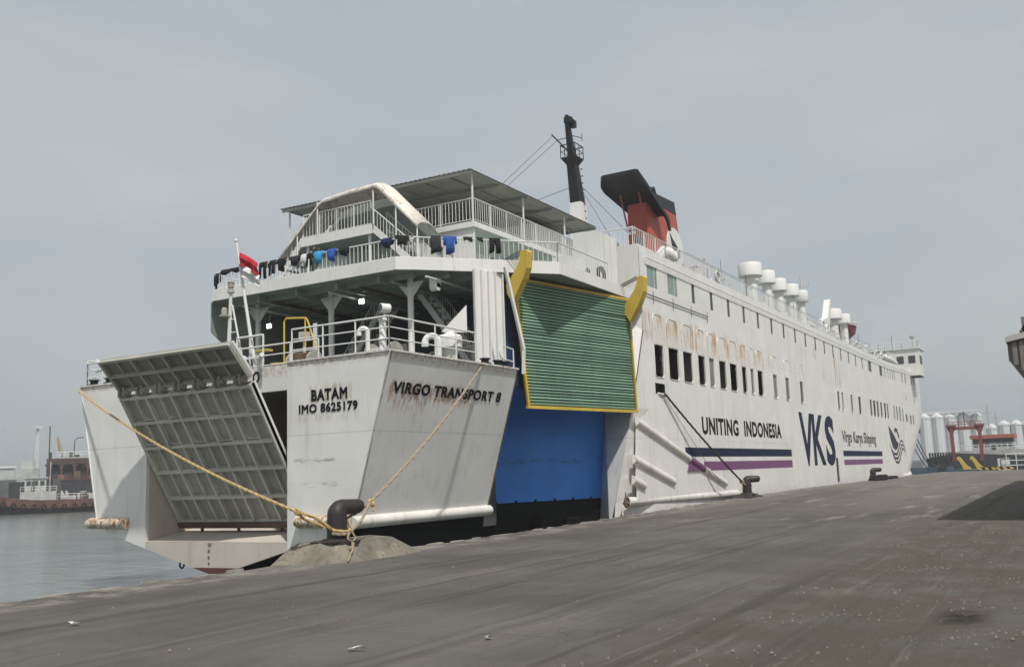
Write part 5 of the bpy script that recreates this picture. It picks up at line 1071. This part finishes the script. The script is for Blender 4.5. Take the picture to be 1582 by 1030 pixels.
l2 = thing('mooring_line', 'grey-brown rope rising from the nearest bollard to the lettered quarter', 'rope', (BX, BY, .9), 'mooring lines')
K2 = V(18.62, 15.1, 1.29)
mb = MB(); twist(mb, sagline((26.3, 16.55, 5.46), K2, .22, 18), .038); mb.build('rope_run', M['ropegrey'], l2)
mb = MB(); twist(mb, [K2, V(18.2, 14.9, 1.1), V(17.85, 14.78, .86)] + loop(.64, .31, 310, 200, -.03), .034); twist(mb, [K2, V(18.2, 15.2, 1.05), V(17.8, 15.3, .9)] + loop(.75, .30, 40, 150, 0, 8), .032); mb.build('eye_loop', M['ropegrey'], l2)
mb = MB(); mb.torus(K2, .055, .036, 'y', 12, 8); mb.torus(K2+V(.05, -.02, -.05), .04, .034, 'x', 12, 8); mb.tube([K2, K2+V(.08, -.05, -.12), K2+V(.03, -.05, -.22)], .03, 6); mb.build('knot', M['rope'], l2, True)
mb = MB(); twist(mb, [V(17.55, 14.80, .66), V(17.6, 14.72, .52), V(17.45, 14.7, .42), V(17.3, 14.55, .3), V(17.1, 14.48, .14), V(17.0, 14.45, .04)], .022); twist(mb, [V(17.45, 14.8, .66), V(17.35, 14.75, .50), V(17.5, 14.68, .40), V(17.25, 14.6, .28)], .022)
tag(mb.build('rope_tail', M['ropegrey'], None), 'thin frayed rope end lying down the face of the concrete mound', 'rope')
l3 = thing('mooring_line', 'dark rope from the square hull port down to the striped-side bollard', 'rope', (50, 15.5, .9), 'mooring lines')
mb = MB(); twist(mb, sagline((41.6, 16.4, 5.30), (49.3, 15.5, 1.1), .10, 14), .05); twist(mb, sagline((49.3, 15.5, 1.1), (50.2, 15.28, .85), .02, 5), .055); mb.build('rope_run', M['ropedark'], l3)
mb = MB(); mb.torus((49.3, 15.48, 1.08), .08, .05, 'x', 12, 8); mb.tube([(49.3, 15.5, 1.1), (49.35, 15.3, .9)], .03, 5); mb.build('knot', M['ropegrey'], l3, True)
mb = MB(); mb.tube(sagline((41.45, 16.42, 5.25), (46.8, 16.2, 1.7), .0, 6) + [V(48.2, 16.0, .9)], .012, 5); tag(mb.build('heaving_line', M['ropegrey'], None), 'thin grey line hanging beside the dark mooring rope', 'rope')
l4 = thing('mooring_line', 'slack dark ropes from the ferry bow to the vessel beyond', 'rope', (123, 18, 5), 'mooring lines')
for k in range(3):
    mb = MB(); mb.tube(sagline((123.6, 17.4+.1*k, 5.3-.9*k), (170, 21-.5*k, 1.2), 1.2+.4*k, 16), .06, 5); mb.build('rope_run', M['ropedark'], l4)

# ------------------------------------------------------------------ litter and stones on the quay
for i, (x, y, col, sz, lab, cat) in enumerate(((8.47, 11.98, (.55, .55, .52), .10, 'crumpled pale scrap of paper on the quay at lower left', 'litter'), (8.3, 6.95, (.5, .5, .47), .09, 'crumpled pale scrap of paper on the quay at bottom centre', 'litter'), (9.4, 5.95, (.45, .44, .40), .06, 'small pale pebble on the quay right of the bottom paper scrap', 'stone'), (13.8, 13.9, (.4, .38, .33), .05, 'pale pebble on the quay in front of the concrete mound', 'stone'))):
    mb = MB(); rnd = random.Random(i); c = V(x, y, ground_z(x, y)+.02)
    mb.v = [tuple(c + V(rnd.uniform(-sz, sz), rnd.uniform(-sz, sz), rnd.uniform(0, sz*.5))) for k in range(8)]; mb.f = [(0,1,2),(2,3,4),(4,5,6),(6,7,0),(0,2,4),(0,4,6),(1,3,5),(5,7,1)]
    tag(mb.build('paper_scrap' if cat == 'litter' else 'pebble', simple('pale_litter', col)), lab, cat)
gm = MB(); rnd = random.Random(3)
for k in range(5200):
    if k < 3600: x, y = rnd.uniform(7, 30), rnd.gauss(1.2, 1.7)
    elif k < 4300: x, y = rnd.uniform(6, 34), rnd.uniform(2, 15)
    else: x, y = rnd.uniform(12, 48), quay_edge(20) - abs(rnd.gauss(0, .35)) - .05
    if (k < 3600 and y > 4.6+rnd.uniform(-1, .4)) or y > 15.9 or (16.2 < x < 20.6 and y > 14.3): continue
    s = rnd.choice((.006, .009, .013, .02))*rnd.uniform(.7, 1.2); z = ground_z(x, y)+.012*math.sin(x*2.3+y*1.7)
    gm.add([(x-s, y-s, z-.01), (x+s, y-s*.7, z-.01), (x+s*.6, y+s, z-.01), (x-s*.8, y+s, z-.01), (x, y, z+s*.9)], [(0,1,4),(1,2,4),(2,3,4),(3,0,4)])
g = gm.build('gravel', concrete('grit', (.20, .175, .145))); g['label'] = 'loose gravel and grit scattered on the quay'; g['category'] = 'gravel'; struct(g, 'stuff')
# ------------------------------------------------------------------ craft across the basin on the left
class Frame:
    def __init__(s, o, d): s.o = Vector(o); s.d = Vector((*d, 0)).normalized(); s.n = Vector((-s.d.y, s.d.x, 0))
    def __call__(s, u, v, z): return s.o + s.d*u + s.n*v + V(0, 0, z)
def fbox(F, u0, u1, v0, v1, z0, z1, mb=None):
    mb = mb or MB(); c = [F(u, v, z) for z in (z0, z1) for u, v in ((u0,v0),(u1,v0),(u1,v1),(u0,v1))]
    return mb.add(c, [(0,3,2,1),(4,5,6,7),(0,1,5,4),(1,2,6,5),(2,3,7,6),(3,0,4,7)])
M['tugred'] = paint('faded_red_oxide', (.19, .090, .065), .75, .35, .6, .6); M['brown'] = paint('rusty_brown_steel', (.085, .048, .04), .8, .3, .5, .4)
M['tugwhite'] = paint('tug_white', (.46, .475, .455), .7, .15, .8, .7); M['barge'] = paint('barge_black', (.03, .031, .034), .7, .2, .3, .2); M['ochre'] = paint('ochre_paint', (.36, .28, .15), .7, .15, .5, .5)
def hull_loft(F, L_, B, zdeck, zb, mat, parent, name='hull', bowleft=True, bulw=.0):
    mb = MB(); n = 16
    for i in range(n+1):
        t = i/n; u = t*L_; k = t if bowleft else 1-t; wd = B/2*min(1, (k/.28)**.55 if k > 0 else 0)*(1 if k < .85 else 1-.25*(k-.85)/.15); wd = max(wd, .05)
        sh = zdeck + 1.0*max(0, (.35-k)/.35)**2 + .25*max(0, (k-.7)/.3)**2
        mb.v += [tuple(F(u, -wd, sh+bulw)), tuple(F(u + (.8*(1-k) if bowleft else 0), -wd*.85, zb)), tuple(F(u + (.8*(1-k) if bowleft else 0), wd*.85, zb)), tuple(F(u, wd, sh+bulw))]
    for i in range(n):
        for k in range(3): mb.f.append((i*4+k, (i+1)*4+k, (i+1)*4+k+1, i*4+k+1))
        mb.f.append((i*4, i*4+3, (i+1)*4+3, (i+1)*4))
    return mb.build(name, mat, parent)
TF = Frame((93.6, 153.9, 0), (.83, -.56))
tug = thing('tugboat', 'small tugboat with rust red hull and white wheelhouse across the water', 'boat', tuple(TF(10, 0, -1.6)))
hull_loft(TF, 23, 6, .55, -1.9, M['tugred'], tug)
mb = MB(); mb.v = []
for i in range(24):
    t = i/23; u = t*23; wd = 3*min(1, (t/.28)**.55)+.12; mb.v += [tuple(TF(u-.05, -wd, -.75 + .9*max(0, (.35-t)/.35)**2)), tuple(TF(u-.05, -wd, -1.75))]
for i in range(23): mb.f.append((2*i, 2*i+2, 2*i+3, 2*i+1))
mb.build('black_lower_hull', M['boot'], tug)
for k in range(14): mb = MB(); u = 1.2+k*1.5; t = u/23; wd = 3*min(1, (t/.28)**.55)+.2; mb.torus(TF(u, -wd-.05, -.55+.9*max(0, (.35-t)/.35)**2), .34, .14, 'y', 12, 6); mb.build('tyre_fender', M['tyre'], tug)
fbox(TF, 3.6, 9.0, -2.0, 2.0, .5, 2.0).build('deck_house', M['tugwhite'], tug)
whs = fbox(TF, 4.2, 7.4, -1.5, 1.5, 2.0, 4.15).build('wheelhouse', M['tugwhite'], tug)
fbox(TF, 3.9, 7.7, -1.7, 1.7, 4.15, 4.3).build('wheelhouse_roof', M['tugwhite'], whs)
for u in (4.45, 5.5, 6.5): fbox(TF, u, u+.65, -1.53, -1.50, 2.95, 3.75).build('window', M['glassdark'], whs)
fbox(TF, 5.2, 5.75, -1.54, -1.50, 2.05, 3.7).build('door', M['dark'], whs)
railing(tug, [TF(3.6, -2.1, 2.0), TF(9.0, -2.1, 2.0)], .8, .9, 0, (.5,), r=.03, vert=False); railing(tug, [TF(9.2, -2.6, .6), TF(14, -2.7, .6)], .9, 1.2, 0, (.5,), r=.03, vert=False)
mb = MB(); mb.tube([TF(7.9, 0, 2.0), TF(8.0, 0, 6.8)], .10, 6); mb.bar(TF(7.9, -.9, 5.6), TF(7.9, .9, 5.6), .08, .08); mb.build('mast', M['tugwhite'], tug)
fbox(TF, 8.4, 9.6, -.6, .6, 2.0, 4.0).build('exhaust_casing', M['dark'], tug)
rq = random.Random(8)
for k in range(26): u = rq.uniform(9.8, 22); h = rq.uniform(.2, 1.1); v_ = rq.uniform(-2.2, 1); fbox(TF, u, u+rq.uniform(.2, 1.0), v_, v_+.5, .5, .5+h).build('deck_gear', M[('rust', 'dark', 'tugred', 'tugwhite')[k % 4]], tug)
for u in (9.6, 10.3): mb = MB(); mb.prism([TF(u, -2.0, .6), TF(u+.9, -2.0, .6), TF(u+.3, -2.0, 2.0), TF(u, -2.0, 2.0)], TF.n*.1); mb.build('white_bracket', M['tugwhite'], tug)
for u, h in ((13, 1.3), (14.2, .9), (15, 1.5)): mb = MB(); mb.tube([TF(u, -.5, .5), TF(u+.1, -.5, .5+h)], .12, 6); mb.tube([TF(u-.5, -.5, .4+h), TF(u+.6, -.5, .5+h)], .09, 6); mb.build('tow_bitt', M['tugwhite'], tug)
mb = MB(); mb.tube([TF(16, 0, .6), TF(19, 0, 3.6)], .07, 6); mb.build('boom', M['wire'], tug)
BF = Frame((106.6, 178.6, 0), (.83, -.56))
bg_ = thing('work_barge', 'rusty dark work vessel with brown arched deckhouse behind the tug', 'ship', tuple(BF(14, 0, -1.6)))
mb = fbox(BF, 9.2, 34, -5, 5, -1.9, 3.9); mb.build('dark_hull', M['barge'], bg_)
mb = fbox(BF, 9.0, 34, -5.1, 5.1, 3.9, 4.15); mb.build('deck_edge', M['brown'], bg_)
dh = fbox(BF, 10.2, 32, -4.0, 4.0, 7.0, 8.1).build('deckhouse_top', M['brown'], bg_)
fbox(BF, 10.2, 32, -3.0, 4.0, 4.15, 7.0).build('deckhouse_back', M['barge'], bg_)
for k in range(9):
    u = 10.3+k*2.3; mb = fbox(BF, u, u+.4, -4.0, -3.6, 4.15, 7.0); mb.prism([BF(u+.4, -3.9, 7.0), BF(u+.8, -3.9, 7.0), BF(u+.4, -3.9, 6.3)], BF.n*.2); mb.prism([BF(u, -3.9, 7.0), BF(u-.4, -3.9, 7.0), BF(u, -3.9, 6.3)], BF.n*.2); mb.build('arch_pillar', M['brown'], bg_)
fbox(BF, 10.4, 32, -4.05, -3.95, 4.15, 5.0).build('low_bulwark', M['brown'], bg_)
for k, (u, h) in enumerate(((12.2, .9), (15.0, 1.5), (17.6, .8), (19.4, 1.7))): fbox(BF, u, u+1.1, -4.6, -4.1, 4.15, 4.15+h).build('deck_gear', M['rust' if k % 2 else 'tugred'], bg_)
fbox(BF, 12, 33, -3.6, 3.6, 8.1, 8.35).build('upper_rail_screen', M['tugwhite'], bg_); railing(bg_, [BF(12, -3.6, 8.3), BF(33, -3.6, 8.3)], 1.0, 1.4, 0, (.5,), r=.06, vert=False)
for k in range(14): u = rq.uniform(10.5, 31); h = rq.uniform(.4, 1.6); fbox(BF, u, u+rq.uniform(.3, 1.4), -2.5, -1.5, 8.1, 8.5+h*.6).build('roof_gear', M[('rust', 'barge', 'tugwhite')[k % 3]], bg_)
fbox(BF, 5.2, 9.0, -2.0, 2.0, 3.9, 6.4).build('white_cabin', M['tugwhite'], bg_); fbox(BF, 5.9, 8.2, -1.6, 1.6, 6.4, 7.9).build('white_cabin_top', M['tugwhite'], bg_)
fbox(BF, 4.0, 9.4, -4.5, 4.5, -1.9, 3.9).build('bow_block', M['barge'], bg_)
mb = MB(); mb.tube([BF(12.9, 0, 8), BF(12.0, 0, 12.4)], [.42, .2], 8); mb.build('ochre_crane_post', M['ochre'], bg_)
mb = MB(); mb.tube([BF(10.6, 0, 8), BF(10.6, 0, 14.5)], .12, 6); mb.build('dark_post', M['wire'], bg_)
mb = MB(); mb.tube([BF(15.0, -1, 8), BF(15.0, -1, 11.5), BF(15.5, -1, 12.1), BF(16.6, -1, 12.2)], .10, 6); mb.build('curved_lamp_post', M['wire'], bg_)
mb = MB(); mb.lathe(BF(23.3, 0, 8.5), [(.5,0),(.5,1.5),(.8,1.6),(.6,2.6),(.9,3.0),(.3,3.8)], 8); mb.build('black_winch_head', M['barge'], bg_)
# far shed and lattice mast behind
FF = Frame((224, 354.6, 0), (.86, -.50))
sh = thing('harbour_shed', 'low white harbour shed on the far left shore', 'shed', tuple(FF(0, 0, 3)))
fbox(FF, -12, -1, 0, 12, 3, 11.5).build('shed_wall', M['tugwhite'], sh); fbox(FF, -12.5, -.5, -.5, 12.5, 11.5, 12.2).build('shed_roof', M['stern'], sh)
fbox(FF, -30, 62, -3, 20, -1.7, 7).build('shed_quay', M['shore'], sh)
mt = thing('lattice_mast', 'tall thin grey mast on the far left shore', 'mast', (230, 352, 5))
for dx, dy in ((-.5, -.5), (.5, -.5), (.5, .5), (-.5, .5)): mb = MB(); mb.tube([(230+dx, 352+dy, 5), (230+dx*.5, 352+dy*.5, 27)], .16, 5); mb.build('leg', M['stern'], mt)
mb = MB()
for k in range(12): z = 6+k*1.75; mb.tube([(229.6, 351.6, z), (230.4, 351.6, z+1.7)], .08, 4); mb.tube([(229.6, 352.4, z), (229.6, 351.6, z+1.7)], .08, 4)
mb.build('lacing', M['stern'], mt)
mb = MB(); mb.box(228.6, 231.4, 351, 353, 26.6, 27.6); mb.build('light_rack', M['stern'], mt)
for k, (u, w_, h) in enumerate(((20, 5, 2.5), (30, 7, 1.8), (41, 4, 3), (50, 6, 2))):
    t = fbox(FF, u, u+w_, 2, 8, 7, 7+h).build('storage_hut', M['stern' if k % 2 else 'grey'])
    tag(t, ('low pale hut right of the far white shed', 'long low hut second right of the far white shed', 'taller small hut third right of the far white shed', 'last low hut before the ferry on the far shore')[k], 'hut', 'huts on the far shore')

# ------------------------------------------------------------------ beyond the bow on the right
M['gantry'] = paint('gantry_red', (.22, .045, .045), .65, .15, .3, .2); M['pont'] = paint('pontoon_blue', (.04, .085, .14), .7, .2, .5, .3); M['roofred'] = paint('vessel_orange_roof', (.40, .12, .085), .65, .1, .3, 0)
def wx(x): return lambda u, v, z: V(x+v, u, z)
vs = thing('landing_craft', 'dark hulled workboat with red gantry and orange roofed house beyond the bow', 'ship', (186, 17, -1.6))
mb = MB(); mb.prism([(186, 24.2, -1.9), (186, 24.6, 2.2), (186, 19.8, 3.0), (186, 9, 2.2), (186, 4, 2.2), (186, 4, -1.9)], (10, 0, 0)); mb.build('black_hull', M['barge'], vs)
mb = MB()
for k in range(9): mb.box(185.6, 186, 20.2+k*.45, 20.5+k*.45, 1.0+random.uniform(0, 1.2), 3.2); 
mb.build('bow_ramp_gear', M['barge'], vs)
for y in (20.1, 15.6):
    mb = MB(); mb.bar((186.2, y, 1.5), (186.2, y, 7.4), .55, .5); mb.prism([(186, y-.9, 7.9), (186, y+.9, 7.9), (186, y+.35, 6.6), (186, y-.35, 6.6)], (.5, 0, 0)); mb.build('gantry_leg', M['gantry'], vs)
mb = MB(); mb.box(186, 186.6, 15.2, 20.6, 7.0, 7.55); mb.tube([(186.2, 17.9, 7.5), (186.2, 17.9, 10.2)], .10, 5); mb.build('gantry_beam', M['gantry'], vs)
railing(vs, [(186, 20.6, 7.6), (186, 15.2, 7.6)], .8, .9, 0, (.5,), r=.05, vert=False, mat=M['gantry'], name='gantry_rail')
mb = MB(); mb.box(190, 195, 10.6, 17.4, 2.2, 4.6); hs2 = mb.build('white_deckhouse', M['tugwhite'], vs)
for k in range(7): mb = MB(); mb.box(189.95, 190, 11.0+k*.9, 11.6+k*.9, 3.9, 4.5) if k != 3 else mb.box(189.95, 190, 13.6, 14.3, 2.4, 4.3); mb.build('house_window', M['glassdark'], hs2)
mb = MB(); mb.box(189.6, 195.5, 10.4, 17.6, 5.35, 6.0); mb.build('orange_roof', M['roofred'], hs2)
mb = MB(); mb.box(190.2, 195, 10.8, 17.2, 4.6, 5.35)
mb.build('wheelhouse_band', M['glassdark'], hs2)
mb = MB(); mb.box(189.4, 196, 4, 21.5, 2.15, 3.3); mb.build('white_bulwark', M['tugwhite'], vs)
for y, h in ((14.5, 5.5), (13.2, 4.2), (16.2, 4.0)):
    mb = MB(); mb.tube([(192, y, 5.9), (192, y, 5.9+h)], .10, 5); mb.bar((192, y-.6, 5.5+h*.8), (192, y+.6, 5.5+h*.8), .1, .1); mb.build('antenna_pole', M['tugwhite'], vs)
railing(vs, [(189.4, 21, 3.3), (189.4, 4, 3.3)], .9, 1.5, 0, (.5,), r=.05, vert=False)
def hook(y, label):
    t = thing('yellow_fender_hook', label, 'hook', (150.6, y, .8), 'yellow curved hooks on the pontoon')
    pts = [(y+1.5, 2.25), (y+1.35, 2.75), (y+.9, 2.8), (y+.3, 2.2), (y-.3, 1.5), (y-.8, 1.1), (y-1.3, .95), (y-1.3, .55), (y+.1, .55), (y+.4, 1.1), (y+.8, 1.75), (y+1.1, 2.2)]
    mb = MB(); mb.prism([(150.4, y+(p-y)*.62, .35+(z-.55)*.85) for p, z in pts], (.5, 0, 0)); mb.build('curved_arm', M['yellow'], t); mb = MB(); mb.box(150.2, 151, y-1.3, y+.4, .3, .5); mb.build('foot', M['yellow'], t)
hook(15.0, 'left yellow curved hook on the blue pontoon'); hook(13.3, 'right yellow curved hook on the blue pontoon')
pn = thing('blue_pontoon', 'low blue pontoon moored beyond the quay end', 'pontoon', (151, 16, -1.6))
mb = MB(); mb.box(149.5, 154, 11.3, 18.5, -1.8, .45); mb.build('pontoon_body', M['pont'], pn)
for k in range(9): mb = MB(); mb.box(149.42, 149.5, 11.5+k*.8, 11.65+k*.8, -1.6, .4); mb.build('pontoon_rib', M['pont'], pn)
mb = MB(); mb.box(148.9, 149.4, 17.6, 18.0, -1.6, 1.4); mb.box(148.7, 149.4, 17.2, 18.2, .5, .9); mb.build('mooring_post', M['barge'], pn)
bx = thing('blue_barge', 'blue and white low barge between the ferry bow and the dark workboat', 'barge', (170, 24, -1.6))
mb = MB(); mb.box(168, 174, 19, 27.5, -1.8, -.2); mb.build('white_side', M['tugwhite'], bx); mb = MB(); mb.box(167.9, 174, 19, 27.5, -.2, .75); mb.build('blue_top', M['pont'], bx)
for k in range(2):
    t = thing('striped_barrier', ('left', 'right')[k] + ' yellow and black striped barrier at the far quay end', 'barrier', (129.5, 11.2-k*1.9, .4), 'striped barriers at the quay end'); y0 = 11.3-k*1.95
    for j in range(5):
        mb = MB(); mb.prism([(129.4, y0-j*.36, .5), (129.4, y0-j*.36-.36, .5), (129.4, y0-j*.36-.2, .8), (129.4, y0-j*.36+.16, .8)], (.08, 0, 0)); mb.build('stripe_panel', M['yellow' if j % 2 == 0 else 'black'], t)
    mb = MB(); mb.box(129.4, 129.5, y0-1.8, y0, .82, .87); mb.box(129.3, 129.6, y0-.1, y0, .36, .5); mb.box(129.3, 129.6, y0-1.75, y0-1.65, .36, .5); mb.build('frame', M['black'], t)
pr_ = thing('pipe_barrier', 'pale blue pipe railing at the right end of the quay', 'railing', (129.8, 7, .4))
railing(pr_, [(129.8, 8.3, .38), (129.8, 2, .38)], 1.9, 1.1, 0, (.3, .6), r=.05, vert=False, mat=M['stern']); railing(pr_, [(130.4, 9, .38), (130.4, 2, .38)], 1.3, 1.6, 0, (.5,), r=.05, vert=False, mat=M['pont'])
mb = MB(); mb.box(133, 137, 8.4, 9.5, -1.7, 1.8); mb.lathe((135, 6, .6), [(.7,-2.2),(.7,.9),(.3,1.2)], 12); tag(mb.build('buoy_drum', M['stern']), 'pale drum and box beyond the pipe railing', 'drum')
# grain silos in the haze
M['silo'] = simple('silo_concrete', (.60, .61, .61), .85, .05, .25)
def silo(x, y, r, h, label):
    t = thing('grain_silo', label, 'silo', (x, y, -1), 'pale silos on the far shore')
    mb = MB(); mb.lathe((x, y, -1), [(r,0),(r,h),(r*1.02,h),(r*1.02,h+.5),(r*.3,h+2.0),(.2,h+2.1)], 24); mb.build('silo_shell', M['silo'], t, True)
    mb = MB(); mb.torus((x, y, h-1), r*1.015, .2, 'z', 24, 5); mb.build('band', M['silo'], t)
    mb = MB(); mb.bar((x-r-.1, y, 0), (x-r-.1, y, h), .5, .3); mb.build('ladder', M['stern'], t)
for i in range(5): silo(440+i*2.2, 57.5-i*4.75, 2.3, 20.6, ('leftmost', 'second', 'third', 'fourth', 'rightmost')[i] + ' pale silo of the taller row beyond the red gantry')
for i in range(5): silo(452, 33.0-i*4.6, 2.35, 16.4-(0 if i else 1.2), ('leftmost', 'second', 'third', 'fourth', 'rightmost')[i] + ' pale silo of the lower row right of the orange roofed house')
gl = thing('silo_gallery', 'long pale conveyor gallery along the top of the taller silo row', 'gallery', (445, 47, 20))
mb = MB(); mb.box(443, 447, 36.5, 60, 21.2, 22.4); mb.build('gallery_box', M['silo'], gl)
mb = MB()
for k in range(12): mb.box(442.9, 443, 37.4+k*1.9, 38.2+k*1.9, 21.5, 22.0)
mb.build('gallery_openings', M['stern'], gl)
# covered loading gallery standing at the right of the quay, just entering the picture
M['clad'] = paint('weathered_grey_cladding', (.20, .19, .175), .7, .2, .45, .2); M['cladtrim'] = paint('pale_trim', (.48, .47, .45), .6, .1, .3, .1)
lg = thing('loading_gallery', 'raised grey clad loading gallery at the right edge of the quay', 'gallery', (45, -2, 0))
prof = [(1.50, 5.02), (1.55, 4.45), (.2, 3.15), (-5, 3.15), (-5, 5.4), (-1, 5.5)]
mb = MB(); mb.prism([(30.1, y, z) for y, z in prof], (38, 0, 0)); mb.build('gallery_body', M['clad'], lg)
for k in range(14):
    y = 1.42 - k*.17; z0 = 4.45-(1.55-y)*.963+.03 if y > .2 else 3.18; mb = MB(); mb.box(30.03, 30.1, y-.07, y+.05, max(z0, 3.18), 5.0); mb.build('cladding_rib', M['clad'], lg)
for k in range(60): mb = MB(); mb.box(30.3+k*.62, 30.42+k*.62, 1.5, 1.6, 4.5, 5.0); mb.build('cladding_rib', M['clad'], lg)
mb = MB(); mb.prism([(29.95, 1.62, 5.0), (29.95, 1.62, 5.16), (29.95, -1, 5.6), (29.95, -5, 5.5), (29.95, -5, 5.4), (29.95, -1, 5.45)], (38.2, 0, 0)); mb.build('roof_trim', M['cladtrim'], lg)
mb = MB(); mb.box(30.6, 31.6, .55, 1.2, 5.15, 5.75); mb.prism([(30.6, 1.28, 5.35), (30.6, 1.05, 5.65), (30.6, .4, 5.5), (30.6, .4, 5.2)], (1.0, 0, 0)); mb.build('roof_hatch', M['clad'], lg)
for x in (34, 44, 54, 64):
    for y in (-4.5, -1.2): mb = MB(); mb.bar((x, y, 0), (x, y, 3.2), .35, .35); mb.build('gallery_leg', M['clad'], lg)

# ------------------------------------------------------------------ the hazy harbour air
hm = bpy.data.materials.new('harbour_haze'); hm.use_nodes = True; hn = hm.node_tree.nodes; hn.clear()
ho = hn.new('ShaderNodeOutputMaterial'); hv = hn.new('ShaderNodeVolumePrincipled'); hv.inputs['Color'].default_value = (.93, .95, .97, 1); hv.inputs['Density'].default_value = .0008; hv.inputs['Anisotropy'].default_value = .3
hm.node_tree.links.new(hv.outputs[0], ho.inputs['Volume'])
mb = MB(); mb.box(-W-20, W+20, -W-20, W+20, -6, 40); hz = mb.build('haze', hm); struct(hz, 'stuff'); hz['label'] = 'thin pale haze hanging over the harbour'; hz['category'] = 'haze'
